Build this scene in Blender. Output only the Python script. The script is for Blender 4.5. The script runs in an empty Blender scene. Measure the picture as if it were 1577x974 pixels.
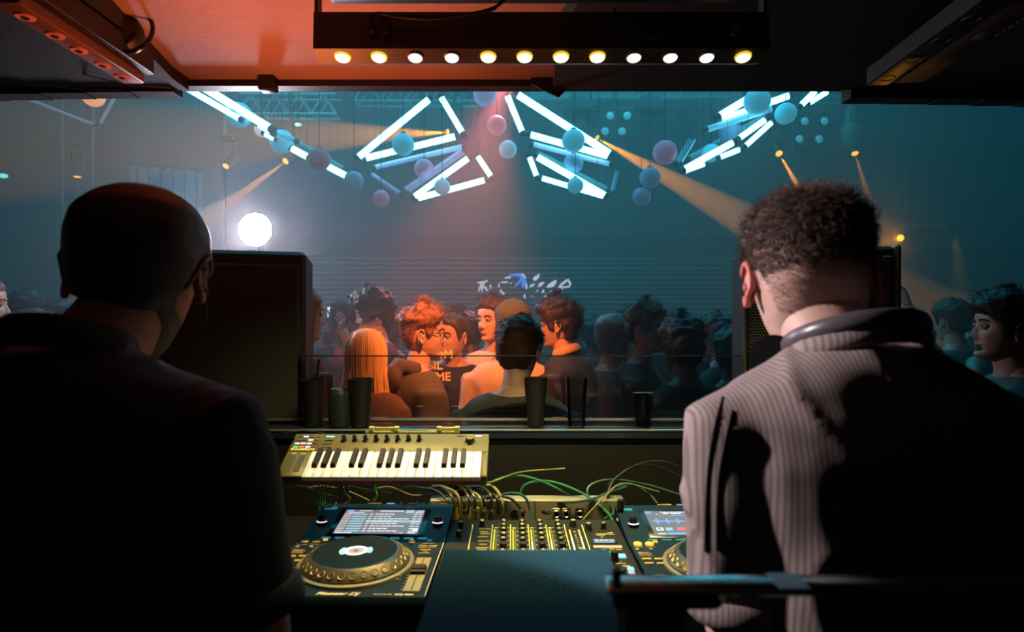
import bpy, math, random
import numpy as np
from mathutils import Vector, Matrix, Euler, noise

# ------------------------------------------------------------------ camera, world, lights, exposure
S = bpy.context.scene
COL = S.collection
F = 918.0                      # focal length in pixels of the 1577 px wide frame
CZ = 1.5                       # eye height above the booth floor
cam_d = bpy.data.cameras.new('camera')
cam_d.sensor_width = 36.0
cam_d.lens = F / 1577 * 36.0
cam_d.clip_start = 0.02
cam_d.clip_end = 60
cam_d.dof.use_dof = True
cam_d.dof.focus_distance = 2.2
cam_d.dof.aperture_fstop = 4.2
cam = bpy.data.objects.new('camera', cam_d)
cam.location = (0, 0, CZ)
cam.rotation_euler = (math.radians(90), 0, 0)
COL.objects.link(cam)
S.camera = cam

W = bpy.data.worlds.new('world')
S.world = W
W.use_nodes = True
W.node_tree.nodes['Background'].inputs[0].default_value = (0.12, 0.3, 0.36, 1)
W.node_tree.nodes['Background'].inputs[1].default_value = 0.012

S.view_settings.view_transform = 'Standard'
S.view_settings.look = 'None'
S.view_settings.gamma = 1
S.view_settings.use_curve_mapping = False
S.view_settings.exposure = 0.0
S.cycles.use_denoising = True
S.cycles.volume_bounces = 0
S.cycles.max_bounces = 6
S.cycles.diffuse_bounces = 2
S.cycles.glossy_bounces = 3
S.cycles.transparent_max_bounces = 10
S.cycles.transmission_bounces = 4
S.cycles.sample_clamp_indirect = 2.0
S.cycles.caustics_reflective = False
S.cycles.caustics_refractive = False
S.cycles.use_light_tree = True

def aim(o, target):
    d = Vector(target) - Vector(o.location)
    o.rotation_euler = d.to_track_quat('-Z', 'Y').to_euler()

def spot(name, loc, target, color, power, angle, blend=0.3, radius=0.02):
    l = bpy.data.lights.new(name, 'SPOT')
    l.energy = power; l.color = color; l.spot_size = math.radians(angle); l.spot_blend = blend
    l.shadow_soft_size = radius
    o = bpy.data.objects.new(name, l); o.location = loc; aim(o, target); COL.objects.link(o)
    return o

def area(name, loc, target, color, power, sx, sy, spread=180):
    l = bpy.data.lights.new(name, 'AREA')
    l.shape = 'RECTANGLE'; l.size = sx; l.size_y = sy; l.energy = power; l.color = color
    l.spread = math.radians(spread)
    o = bpy.data.objects.new(name, l); o.location = loc; aim(o, target); COL.objects.link(o)
    return o

# follow light that catches the right hand dj from his left
spot('side_light', (-1.16, 1.30, 2.08), (0.38, 0.80, 1.38), (1.0, 0.78, 0.78), 165, 29, 0.4, 0.03)
# warm wash over the dance floor next to the booth
spot('crowd_wash_light', (-0.05, 2.14, 2.24), (-0.25, 3.0, 1.22), (1.0, 0.23, 0.055), 215, 62, 0.8, 0.05)
# red up-light on the canopy
spot('canopy_light', (-0.60, 1.62, 1.55), (-0.55, 1.56, 2.4), (1.0, 0.19, 0.055), 44, 120, 1.0, 0.10)
# added cyan fill under the club ceiling for the teal ambient, no fixture seen
area('cyan_fill_light', (-.4, 6.5, 5.9), (-.4, 6.5, 0), (0.02, 0.52, 0.72), 420, 9, 5)
# red house light above the middle of the floor
spot('red_house_light', (0.0, 6.6, 4.2), (-1.0, 4.0, 1.2), (1.0, 0.16, 0.14), 1400, 34, 0.9, 0.05)

# ------------------------------------------------------------------ helpers
def P(px, py, d):
    return Vector(((px - 788.5) / F * d, d, CZ - (py - 487) / F * d))

MATS = {}
def mat(name, color, rough=0.6, metal=0.0, emit=None, es=0.0, bump=0.0, bscale=60, var=0.0, vscale=8, alpha=None, spec=None, coat=0, sss=0):
    if name in MATS: return MATS[name]
    m = bpy.data.materials.new(name); m.use_nodes = True
    nt = m.node_tree; b = nt.nodes['Principled BSDF']
    b.inputs['Base Color'].default_value = (*color, 1)
    b.inputs['Roughness'].default_value = rough
    b.inputs['Metallic'].default_value = metal
    if spec is not None: b.inputs['Specular IOR Level'].default_value = spec
    if coat: b.inputs['Coat Weight'].default_value = coat
    if emit: 
        b.inputs['Emission Color'].default_value = (*emit, 1); b.inputs['Emission Strength'].default_value = es
    if var or bump:
        tc = nt.nodes.new('ShaderNodeTexCoord')
    if var:
        n = nt.nodes.new('ShaderNodeTexNoise'); n.inputs['Scale'].default_value = vscale; n.inputs['Detail'].default_value = 5
        nt.links.new(tc.outputs['Object'], n.inputs['Vector'])
        mx = nt.nodes.new('ShaderNodeMix'); mx.data_type = 'RGBA'
        mx.inputs[6].default_value = (*[c * (1 - var) for c in color], 1)
        mx.inputs[7].default_value = (*[min(1, c * (1 + var)) for c in color], 1)
        nt.links.new(n.outputs['Fac'], mx.inputs[0]); nt.links.new(mx.outputs[2], b.inputs['Base Color'])
    if bump:
        n2 = nt.nodes.new('ShaderNodeTexNoise'); n2.inputs['Scale'].default_value = bscale; n2.inputs['Detail'].default_value = 4
        nt.links.new(tc.outputs['Object'], n2.inputs['Vector'])
        bp = nt.nodes.new('ShaderNodeBump'); bp.inputs['Strength'].default_value = bump; bp.inputs['Distance'].default_value = 0.01
        nt.links.new(n2.outputs['Fac'], bp.inputs['Height']); nt.links.new(bp.outputs['Normal'], b.inputs['Normal'])
    MATS[name] = m
    return m

def stripe_mat(name, c1, c2, scale, axis='X', rough=0.85, thin=0.5):
    m = bpy.data.materials.new(name); m.use_nodes = True
    nt = m.node_tree; b = nt.nodes['Principled BSDF']; b.inputs['Roughness'].default_value = rough
    tc = nt.nodes.new('ShaderNodeTexCoord'); w = nt.nodes.new('ShaderNodeTexWave')
    w.bands_direction = axis; w.inputs['Scale'].default_value = scale; w.inputs['Distortion'].default_value = 0.6
    w.inputs['Detail'].default_value = 1; w.inputs['Detail Scale'].default_value = 0.6
    r = nt.nodes.new('ShaderNodeValToRGB')
    r.color_ramp.elements[0].position = thin - 0.12; r.color_ramp.elements[0].color = (*c1, 1)
    r.color_ramp.elements[1].position = thin + 0.12; r.color_ramp.elements[1].color = (*c2, 1)
    nt.links.new(tc.outputs['Object'], w.inputs['Vector']); nt.links.new(w.outputs['Fac'], r.inputs[0])
    nt.links.new(r.outputs[0], b.inputs['Base Color'])
    return m

def glass_mat(name, tint=(1, 1, 1), clear=0.88, rough=0.03):
    m = bpy.data.materials.new(name); m.use_nodes = True
    nt = m.node_tree
    for n in list(nt.nodes): nt.nodes.remove(n)
    o = nt.nodes.new('ShaderNodeOutputMaterial'); t = nt.nodes.new('ShaderNodeBsdfTransparent')
    t.inputs[0].default_value = (*tint, 1)
    g = nt.nodes.new('ShaderNodeBsdfGlossy'); g.inputs['Roughness'].default_value = rough
    fr = nt.nodes.new('ShaderNodeFresnel'); fr.inputs[0].default_value = 1.45
    mx = nt.nodes.new('ShaderNodeMixShader')
    nt.links.new(fr.outputs[0], mx.inputs[0]); nt.links.new(t.outputs[0], mx.inputs[1]); nt.links.new(g.outputs[0], mx.inputs[2])
    nt.links.new(mx.outputs[0], o.inputs[0])
    return m

ORIG = {}
def tag(o, label=None, cat=None, group=None, kind=None):
    if label: o['label'] = label
    if cat: o['category'] = cat
    if group: o['group'] = group
    if kind: o['kind'] = kind
    return o

def thing(name, loc, label, cat, group=None):
    o = bpy.data.objects.new(name, None); o.location = loc; o.empty_display_size = 0.05
    COL.objects.link(o); ORIG[o.name] = Vector(loc)
    return tag(o, label, cat, group)

class M:
    """collects world-space geometry; build() links it as one mesh object"""
    def __init__(s, T=None):
        s.v = []; s.f = []; s.mi = []; s.n = 0; s.T = T or Matrix.Identity(4); s.m = 0
    def add(s, vs, fs):
        base = s.n
        a = np.asarray([tuple(x) for x in vs], float).reshape(-1, 3) if not isinstance(vs, np.ndarray) else vs
        T = np.array(s.T)
        a = a @ T[:3, :3].T + T[:3, 3]
        s.v.append(a); s.n += len(a)
        for f in fs:
            s.f.append(tuple(int(i) + base for i in f)); s.mi.append(s.m)
    def box(s, c, size, bev=0.0, R=None):
        x, y, z = [q / 2 for q in size]; c = Vector(c)
        if bev <= 0:
            vs = [Vector((sx * x, sy * y, sz * z)) for sz in (-1, 1) for sy in (-1, 1) for sx in (-1, 1)]
            fs = [(0, 2, 3, 1), (4, 5, 7, 6), (0, 1, 5, 4), (2, 6, 7, 3), (0, 4, 6, 2), (1, 3, 7, 5)]
        else:
            b = min(bev, x * .95, y * .95, z * .95)
            vs = []; fs = []
            ring = lambda X, Y, Z: [Vector(p + (Z,)) for p in ((X, Y - b), (X - b, Y), (-X + b, Y), (-X, Y - b), (-X, -Y + b), (-X + b, -Y), (X - b, -Y), (X, -Y + b))]
            for (X, Y, Z) in ((x - b, y - b, -z), (x, y, -z + b), (x, y, z - b), (x - b, y - b, z)):
                vs += ring(X, Y, Z)
            for k in range(3):
                for i in range(8):
                    j = (i + 1) % 8
                    fs.append((k * 8 + i, k * 8 + j, k * 8 + 8 + j, k * 8 + 8 + i))
            fs.append(tuple(range(7, -1, -1))); fs.append(tuple(range(24, 32)))
        if R: vs = [R @ v for v in vs]
        s.add([v + c for v in vs], fs)
    def cyl(s, p0, p1, r0, r1=None, n=16, caps=True):
        r1 = r0 if r1 is None else r1
        p0 = Vector(p0); p1 = Vector(p1); d = (p1 - p0).normalized()
        a = d.orthogonal().normalized(); b = d.cross(a)
        vs = []
        for p, r in ((p0, r0), (p1, r1)):
            for i in range(n):
                t = 2 * math.pi * i / n
                vs.append(p + (a * math.cos(t) + b * math.sin(t)) * r)
        fs = [(i, (i + 1) % n, n + (i + 1) % n, n + i) for i in range(n)]
        if caps: fs += [tuple(range(n - 1, -1, -1)), tuple(range(n, 2 * n))]
        s.add(vs, fs)
    def tube(s, pts, rad, n=10, flat=1.0, up=None):
        pts = [Vector(p) for p in pts]
        if not hasattr(rad, '__len__'): rad = [rad] * len(pts)
        vs = []; fs = []
        a = None
        for k, p in enumerate(pts):
            d = (pts[min(k + 1, len(pts) - 1)] - pts[max(k - 1, 0)])
            d = d.normalized() if d.length > 1e-9 else Vector((0, 0, 1))
            if a is None:
                a = Vector(up) if up is not None else d.orthogonal()
            a = (a - d * a.dot(d)); a = a.normalized() if a.length > 1e-6 else d.orthogonal().normalized()
            b = d.cross(a)
            for i in range(n):
                t = 2 * math.pi * i / n
                vs.append(p + (a * math.cos(t) * flat + b * math.sin(t)) * rad[k])
        K = len(pts)
        for k in range(K - 1):
            for i in range(n):
                j = (i + 1) % n
                fs.append((k * n + i, k * n + j, (k + 1) * n + j, (k + 1) * n + i))
        fs.append(tuple(range(n - 1, -1, -1))); fs.append(tuple(range((K - 1) * n, K * n)))
        s.add(vs, fs)
    def ball(s, c, r, nu=20, nv=12, R=None):
        if not hasattr(r, '__len__'): r = (r, r, r)
        c = Vector(c); vs = [Vector((0, 0, r[2]))]
        for k in range(1, nv):
            p = math.pi * k / nv
            for i in range(nu):
                t = 2 * math.pi * i / nu
                vs.append(Vector((r[0] * math.sin(p) * math.cos(t), r[1] * math.sin(p) * math.sin(t), r[2] * math.cos(p))))
        vs.append(Vector((0, 0, -r[2])))
        fs = [(0, 1 + i, 1 + (i + 1) % nu) for i in range(nu)]
        for k in range(nv - 2):
            for i in range(nu):
                j = (i + 1) % nu
                fs.append((1 + k * nu + i, 1 + (k + 1) * nu + i, 1 + (k + 1) * nu + j, 1 + k * nu + j))
        L = len(vs) - 1
        fs += [(L, 1 + (nv - 2) * nu + (i + 1) % nu, 1 + (nv - 2) * nu + i) for i in range(nu)]
        if R: vs = [R @ v for v in vs]
        s.add([v + c for v in vs], fs)
    def lathe(s, c, prof, n=32, sx=1, sy=1):
        """prof: (r, z) from bottom to top"""
        vs = []; fs = []
        for r, z in prof:
            for i in range(n):
                t = 2 * math.pi * i / n
                vs.append((c[0] + r * sx * math.cos(t), c[1] + r * sy * math.sin(t), c[2] + z))
        for k in range(len(prof) - 1):
            for i in range(n):
                j = (i + 1) % n
                fs.append((k * n + i, k * n + j, (k + 1) * n + j, (k + 1) * n + i))
        fs.append(tuple(range(n - 1, -1, -1))); fs.append(tuple(range((len(prof) - 1) * n, len(prof) * n)))
        s.add(vs, fs)
    def loft(s, rings, cap=True):
        n = len(rings[0]); vs = [v for r in rings for v in r]; fs = []
        for k in range(len(rings) - 1):
            for i in range(n):
                j = (i + 1) % n
                fs.append((k * n + i, k * n + j, (k + 1) * n + j, (k + 1) * n + i))
        if cap:
            fs.append(tuple(range(n - 1, -1, -1))); fs.append(tuple(range((len(rings) - 1) * n, len(rings) * n)))
        s.add(vs, fs)
    def poly(s, pts, thick):
        """flat outline in the local xy plane extruded in z"""
        n = len(pts)
        vs = [(x, y, 0) for x, y in pts] + [(x, y, thick) for x, y in pts]
        fs = [tuple(range(n - 1, -1, -1)), tuple(range(n, 2 * n))] + [(i, (i + 1) % n, n + (i + 1) % n, n + i) for i in range(n)]
        s.add(vs, fs)
    def mesh(s, name, mats, org=Vector((0, 0, 0)), smooth=True):
        me = bpy.data.meshes.new(name)
        v = np.concatenate(s.v) - np.array(org)
        me.from_pydata(v.tolist(), [], s.f)
        if not isinstance(mats, (list, tuple)): mats = [mats]
        for m in mats: me.materials.append(m)
        me.polygons.foreach_set('material_index', s.mi)
        if smooth is True or smooth == 'all':
            me.polygons.foreach_set('use_smooth', [True] * len(me.polygons))
            if smooth is True: me.set_sharp_from_angle(angle=math.radians(38))
        me.update()
        return me
    def build(s, name, mats, parent=None, smooth=True, label=None, cat=None, group=None, kind=None, center=None):
        par0 = parent
        org = ORIG[parent.name] if parent is not None else (Vector(center) if center is not None else Vector((0, 0, 0)))
        o = bpy.data.objects.new(name, s.mesh(name, mats, org, smooth))
        COL.objects.link(o)
        ORIG[o.name] = org
        if parent is not None: o.parent = parent
        elif center is not None: o.location = org
        return tag(o, label, cat, group, kind)

def remesh(m, voxel, smooth=6, factor=0.5, disp=None):
    """fuses overlapping lofts of a builder into one skin; returns a builder"""
    me = m.mesh('tmp', [mat('tmp', (1, 1, 1))])
    o = bpy.data.objects.new('tmp', me); COL.objects.link(o)
    r = o.modifiers.new('r', 'REMESH'); r.mode = 'VOXEL'; r.voxel_size = voxel
    sm = o.modifiers.new('s', 'SMOOTH'); sm.factor = factor; sm.iterations = smooth
    dg = bpy.context.evaluated_depsgraph_get()
    e = o.evaluated_get(dg); me2 = e.to_mesh()
    n = len(me2.vertices); co = np.empty(n * 3); me2.vertices.foreach_get('co', co); co = co.reshape(-1, 3)
    no = np.empty(n * 3); me2.vertices.foreach_get('normal', no); no = no.reshape(-1, 3)
    fs = [tuple(p.vertices) for p in me2.polygons]
    e.to_mesh_clear(); bpy.data.objects.remove(o); bpy.data.meshes.remove(me)
    if disp is not None: co = co + no * disp(co)[:, None]
    out = M(); out.add(co, fs)
    return out

def catmull(pts, k=8):
    pts = [Vector(p) for p in pts]
    q = [2 * pts[0] - pts[1]] + pts + [2 * pts[-1] - pts[-2]]
    out = []
    for i in range(1, len(q) - 2):
        for j in range(k):
            t = j / k
            out.append(0.5 * ((2 * q[i]) + (q[i + 1] - q[i - 1]) * t + (2 * q[i - 1] - 5 * q[i] + 4 * q[i + 1] - q[i + 2]) * t * t + (3 * q[i] - q[i - 1] - 3 * q[i + 1] + q[i + 2]) * t ** 3))
    out.append(pts[-1])
    return out

def text_part(name, body, size, T, m, parent, shear=0.0, ext=0.0004, bold=0.0, xs=1.0, label=None):
    """flat lettering laid out in the local xy plane of T"""
    c = bpy.data.curves.new('t', 'FONT'); c.body = body; c.size = size; c.shear = shear; c.extrude = ext; c.offset = bold
    c.align_x = 'LEFT'; c.resolution_u = 3
    o = bpy.data.objects.new('t', c); COL.objects.link(o)
    dg = bpy.context.evaluated_depsgraph_get()
    me = o.evaluated_get(dg).to_mesh()
    vs = np.array([v.co[:] for v in me.vertices]); vs[:, 0] *= xs
    fs = [tuple(p.vertices) for p in me.polygons]
    o.evaluated_get(dg).to_mesh_clear(); bpy.data.objects.remove(o)
    b = M(T); b.add(vs, fs)
    return b.build(name, m, parent, smooth=False, label=label)

def frame(o, x, y):
    """matrix with origin o, local x and y axes"""
    x = Vector(x).normalized(); y = Vector(y); y = (y - x * y.dot(x)).normalized(); z = x.cross(y)
    T = Matrix((x, y, z)).transposed().to_4x4(); T.translation = Vector(o)
    return T

random.seed(5)
# materials
BLACK = mat('black_paint', (0.012, 0.013, 0.015), 0.5, bump=.15, bscale=120)
BLACKG = mat('black_gloss', (0.01, 0.011, 0.013), 0.18)
BLACKM = mat('black_matte', (0.016, 0.017, 0.018), 0.85)
RUBBER = mat('rubber', (0.02, 0.02, 0.021), 0.6)
STEEL = mat('steel', (0.5, 0.5, 0.5), 0.3, 1.0)
GREYM = mat('grey_metal', (0.20, 0.21, 0.22), 0.4, 0.8)
# ------------------------------------------------------------------ the club shell
def sbox(name, lo, hi, m, **k):
    b = M(); b.box([(lo[i] + hi[i]) / 2 for i in range(3)], [hi[i] - lo[i] for i in range(3)])
    return b.build(name, m, smooth=False, kind='structure', **k)
WALLM = mat('club_wall', (0.07, 0.085, 0.09), 0.8, bump=.2, bscale=12, var=.3, vscale=1.5)
DARKW = mat('dark_wall', (0.03, 0.036, 0.038), 0.8, bump=.2, bscale=10, var=.3, vscale=2)
FLOORM = mat('club_floor', (0.03, 0.03, 0.032), 0.35, var=.3, vscale=3)
FZ = -0.25
sbox('floor', (-9, 2.06, FZ - .1), (9, 12.4, FZ), FLOORM)
sbox('stage_floor', (-9, -1.6, FZ), (9, 2.06, 0), mat('stage_floor', (0.02, 0.02, 0.022), 0.6, var=.3))
sbox('wall_left', (-9.1, -1.7, FZ), (-9, 12.4, 6.2), WALLM)
sbox('wall_right', (9, -1.7, FZ), (9.1, 12.4, 6.2), WALLM)
sbox('wall_back', (-9, 12.3, FZ), (9, 12.4, 6.2), WALLM)
sbox('wall_front', (-9, -1.7, FZ), (9, -1.6, 6.2), DARKW)
sbox('ceiling', (-9, -1.7, 6.2), (9, 12.4, 6.3), DARKW)
# bulkhead above the shutter and over the right hand bar
sbox('trim_1', (-9, 12.0, 2.72), (9, 12.3, 3.1), DARKW)
sbox('trim_2', (5.6, 9.2, 2.50), (9, 12.0, 2.62), DARKW)

# ribbed screen wall: slats as parts of the back wall
SLAT = mat('slat', (0.24, 0.26, 0.28), 0.45, .3)
scr = thing('slatted_screen_wall', (0.3, 12.0, 0.0), 'wide wall of thin horizontal grey slats behind the crowd, carrying the lit script lettering', 'screen')
b = M(); b.box((0.27, 12.05, 1.25), (8.66, .06, 2.9)); b.build('backing_panel', mat('screen_backing', (.05, .055, .06), .7), scr, False)
slat_mesh = None
for k in range(28):
    z = 2.66 - k * .0985
    if slat_mesh is None:
        b = M(); b.box((0.27, 11.995, z), (8.62, .05, .045), .012); o = b.build('slat', SLAT, scr, False); slat_mesh = o; z0 = z
    else:
        o = slat_mesh.copy(); o.location = (0, 0, z - z0); COL.objects.link(o)
b = M()
for sx in (-4.10, 4.64): b.box((sx, 12.02, 1.22), (.12, .12, 2.94))
b.build('end_post', DARKW, scr, False)

# glitching script sign on the slats
def glow(name, c, s):
    return mat(name, tuple(min(1, q * .5) for q in c), 0.5, emit=c, es=s)
SIGNW = glow('sign_white', (0.85, 0.80, 1.0), 0.8)
SIGNB = glow('sign_blue', (0.05, 0.28, 1.0), 1.0)
sg = thing('script_sign', (P(810, 440, 11.93)), 'broken up lit script lettering reading The Disco on the slatted wall', 'sign')
def S3(px, py): return P(px, py, 11.94)
def stroke(pts, w, m, name):
    b = M(); b.tube([S3(x, y) for x, y in pts], [q * 11.94 / F for q in (w if hasattr(w, '__len__') else [w] * len(pts))], 8, 1)
    b.build(name, m, sg)
def z6(x, y): return (700 + x / 7.168, 400 + y / 7.168)
stroke([z6(*p) for p in ((255, 262), (290, 245), (330, 248), (348, 238))], 1.1, SIGNW, 'letter_t')
stroke([z6(*p) for p in ((300, 250), (285, 300), (265, 355))], [1.0, 1.4, .8], SIGNW, 'letter_t')
stroke([z6(*p) for p in ((325, 252), (315, 290), (300, 350))], [1.0, 1.5, .9], SIGNW, 'letter_h')
stroke([z6(*p) for p in ((320, 300), (345, 305), (345, 325), (365, 345))], [.8, 1.4, 1.4, 1.2], SIGNW, 'letter_h')
stroke([z6(*p) for p in ((388, 325), (402, 310), (404, 285), (392, 280), (388, 300))], .7, SIGNW, 'letter_e')
stroke([z6(*p) for p in ((555, 203), (620, 198))], [1.0, 1.5], SIGNW, 'letter_d')
stroke([z6(*p) for p in ((590, 188), (640, 172), (700, 168), (745, 195), (775, 235), (785, 262))], [.8, 1.6, 2.2, 2.8, 2.2, 1.6], SIGNB, 'letter_d')
stroke([z6(*p) for p in ((735, 158), (760, 172), (785, 205))], [.9, 1.6, .8], SIGNW, 'letter_d')
stroke([z6(*p) for p in ((770, 230), (762, 262), (768, 305))], [2.4, 3.4, 3.4], SIGNB, 'letter_d')
stroke([z6(*p) for p in ((745, 215), (700, 262), (665, 300))], [1.8, 2.1, .8], SIGNB, 'letter_d')
stroke([z6(*p) for p in ((510, 252), (585, 250))], [1.0, 1.4], SIGNW, 'letter_d')
stroke([z6(*p) for p in ((498, 262), (485, 285), (490, 310))], .9, SIGNW, 'letter_d')
stroke([z6(*p) for p in ((505, 335), (520, 360), (550, 382))], [1.2, 1.5, 1.5], SIGNW, 'letter_d')
stroke([z6(*p) for p in ((785, 262), (800, 290), (790, 330))], [.6, 1.2, .9], SIGNW, 'letter_d')
stroke([z6(*p) for p in ((775, 385), (770, 410), (785, 432))], [1.2, 1.5, .5], SIGNW, 'letter_d')
stroke([z6(*p) for p in ((870, 225), (895, 208), (930, 178))], [1.5, 3.6, 1.6], SIGNW, 'letter_i')
stroke([z6(*p) for p in ((830, 305), (855, 285), (885, 275))], [1.0, 2.2, 1.0], glow('sign_cyan', (.3, .75, 1), 1.0), 'letter_i')
stroke([z6(*p) for p in ((925, 300), (950, 275), (990, 250))], [1.4, 2.6, 1.0], SIGNW, 'letter_s')
stroke([z6(*p) for p in ((985, 335), (970, 370))], [1.8, 1.0], SIGNW, 'letter_s')
stroke([z6(*p) for p in ((1020, 308), (1055, 275), (1110, 240), (1130, 238))], [1.2, 2.0, 1.8, .9], SIGNW, 'letter_c')
stroke([z6(*p) for p in ((1115, 245), (1095, 285), (1045, 305))], [1.2, 1.6, 1.2], SIGNW, 'letter_c')
stroke([z6(*p) for p in ((1150, 308), (1185, 275), (1235, 232), (1252, 222), (1280, 270), (1265, 300), (1160, 308))], [1.2, 1.9, 1.7, 1.6, 1.8, 1.4, 1.0], SIGNW, 'letter_o')
for i, (x, y, r) in enumerate(((358, 237, 1.4), (620, 262, 1.3), (632, 300, .8), (915, 345, 1.4), (893, 372, .7), (855, 405, 1.1), (878, 422, .7), (1003, 405, 1.5), (1062, 348, 1.1), (1140, 380, 1.0), (930, 168, 1.2), (1190, 325, 1.2), (138, 517, 1.2), (210, 512, 1.0), (262, 540, 1.1), (797, 508, .7))):
    b = M(); b.ball(S3(*z6(x, y)), r * 11.94 / F, 10, 6); b.build('letter_fragment', SIGNW, sg)
stroke([z6(*p) for p in ((885, 525), (915, 505), (950, 515), (960, 550))], [1.0, 2.2, 2.0, 1.4], SIGNB, 'letter_reflection')

# wall furniture far right and left
p = P(1480, 346, 11.2); t = thing('pipe', p, 'horizontal pipe along the far right, lit yellow in patches', 'pipe')
b = M(); b.tube([P(1385, 348, 11.2), P(1500, 346, 11.2)], .035, 8); b.build('tube', mat('pipe', (.5, .42, .25), .5), t)
for px in (1400, 1490): b = M(); q = P(px, 347, 11.2); b.cyl(q, (q.x, q.y, 6.2), .01, n=6); b.build('hanger', BLACK, t)
t = thing('wall_speaker', P(1478, 345, 10.5), 'small dark box loudspeaker tilted under the pipe at far right', 'speaker')
b = M(); b.box(P(1478, 345, 10.5), (.36, .2, .22), .02, R=Matrix.Rotation(.25, 3, 'Y')); b.build('cabinet', mat('spk_grey', (.08, .085, .09), .6), t)
b = M(); b.box(P(1481, 330, 10.55), (.04, .04, .3)); b.build('bracket', BLACK, t)
tag(sbox('wall_notice', P(1538, 362, 11.9) - Vector((.09, .02, .09)), P(1538, 362, 11.9) + Vector((.09, .02, .09)), mat('notice', (.35, .35, .35), .7)), 'small pale square notice on the dark wall at far right', 'notice')
del bpy.data.objects['wall_notice']['kind']

# curtain of hanging strips at left, tall pipes
cur = thing('strip_curtain', P(250, 290, 9.6), 'pale hanging strip curtain lit cyan behind the capped dj', 'curtain')
CURM = mat('curtain', (.35, .42, .45), .8)
for k in range(12):
    x = 205 + k * 9.2
    p = P(x, 254 + (k % 3) * 2 + k * .8, 9.6); q = P(x, 470, 9.6)
    b = M(); b.box(((p.x + q.x) / 2, 9.6 + .03 * (k % 2), (p.z + q.z) / 2), (.078, .012, p.z - q.z), .005); b.build('strip', CURM, cur)
b = M(); b.tube([P(196, 250, 9.6), P(316, 262, 9.6)], .02); b.build('rail', GREYM, cur)
for px in (204, 308):
    b = M(); p = P(px, 256, 9.6); b.cyl(p, (p.x, p.y, 6.2), .01, n=6); b.build('hanger', BLACK, cur)
for px, top, nm in ((96, 250, 'tall thin metal pole standing at far left'), (143, 250, 'tall thin metal pole standing right behind the dj cap'), (345, 262, 'tall thin metal pole left of the dazzling white lamp')):
    t = thing('pole', P(px, 487, 9.2) * 1, nm, 'pole'); t.location.z = FZ; ORIG[t.name] = t.location.copy()
    b = M(); p = P(px, top, 9.2); b.cyl((p.x, p.y, FZ + .02), (p.x, p.y, 6.2), .03, n=10); b.build('tube', GREYM, t)
    b = M(); b.cyl((p.x, p.y, FZ), (p.x, p.y, FZ + .02), .15, n=16); b.build('base_plate', GREYM, t)

# trusses
def truss(px0, px1, py_bot, py_top, d, label, bays):
    a = P(px0, py_bot, d); c = P(px1, py_bot, d); h = P(px0, py_top, d).z - a.z
    t = thing('lighting_truss', (a + c) / 2, label, 'truss', 'trusses under the club ceiling')
    for (dz, dy, nm) in ((0, -.13, 'chord'), (0, .13, 'chord'), (h, -.13, 'chord'), (h, .13, 'chord')):
        b = M(); b.cyl(a + Vector((0, dy, dz)), c + Vector((0, dy, dz)), .024, n=8); b.build(nm, TR, t)
    b = M()
    for i in range(bays):
        u = a.lerp(c, i / bays); v = a.lerp(c, (i + .5) / bays); w = a.lerp(c, (i + 1) / bays)
        for dy in (-.13, .13):
            b.cyl(u + Vector((0, dy, 0)), v + Vector((0, dy, h)), .011, n=6); b.cyl(v + Vector((0, dy, h)), w + Vector((0, dy, 0)), .011, n=6)
        b.cyl(v + Vector((0, -.13, h)), v + Vector((0, .13, h)), .01, n=6); b.cyl(u + Vector((0, -.13, 0)), u + Vector((0, .13, 0)), .01, n=6)
    b.build('lattice', TR, t)
    for e in (.15, .85):
        p = a.lerp(c, e); b = M(); b.cyl(p + Vector((0, 0, h)), (p.x, p.y, 6.2), .012, n=6); b.build('drop_rod', BLACK, t)
    return t
TR = mat('truss', (.45, .47, .5), .4, .6)
truss(372, 520, 180, 150, 9.3, 'aluminium truss segment above the left amber beam', 4)
truss(548, 745, 160, 128, 9.8, 'aluminium truss segment above the big left light triangle', 5)
truss(868, 1130, 146, 118, 9.4, 'aluminium truss in front of the pale duct, right of centre', 7)
truss(1262, 1382, 154, 128, 9.4, 'aluminium truss at right above the four lens lamp', 3)
p = P(975, 153, 10.4); t = thing('air_duct', p, 'long pale rectangular duct under the club ceiling right of centre', 'duct')
b = M(); b.box(p, (3.7, .35, .17), .02); b.build('duct', mat('duct', (.35, .42, .45), .5, .3), t)
for dx in (-1.5, 0, 1.5): b = M(); b.cyl(p + Vector((dx, 0, .08)), (p.x + dx, p.y, 6.2), .012, n=6); b.build('hanger', BLACK, t)

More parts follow.
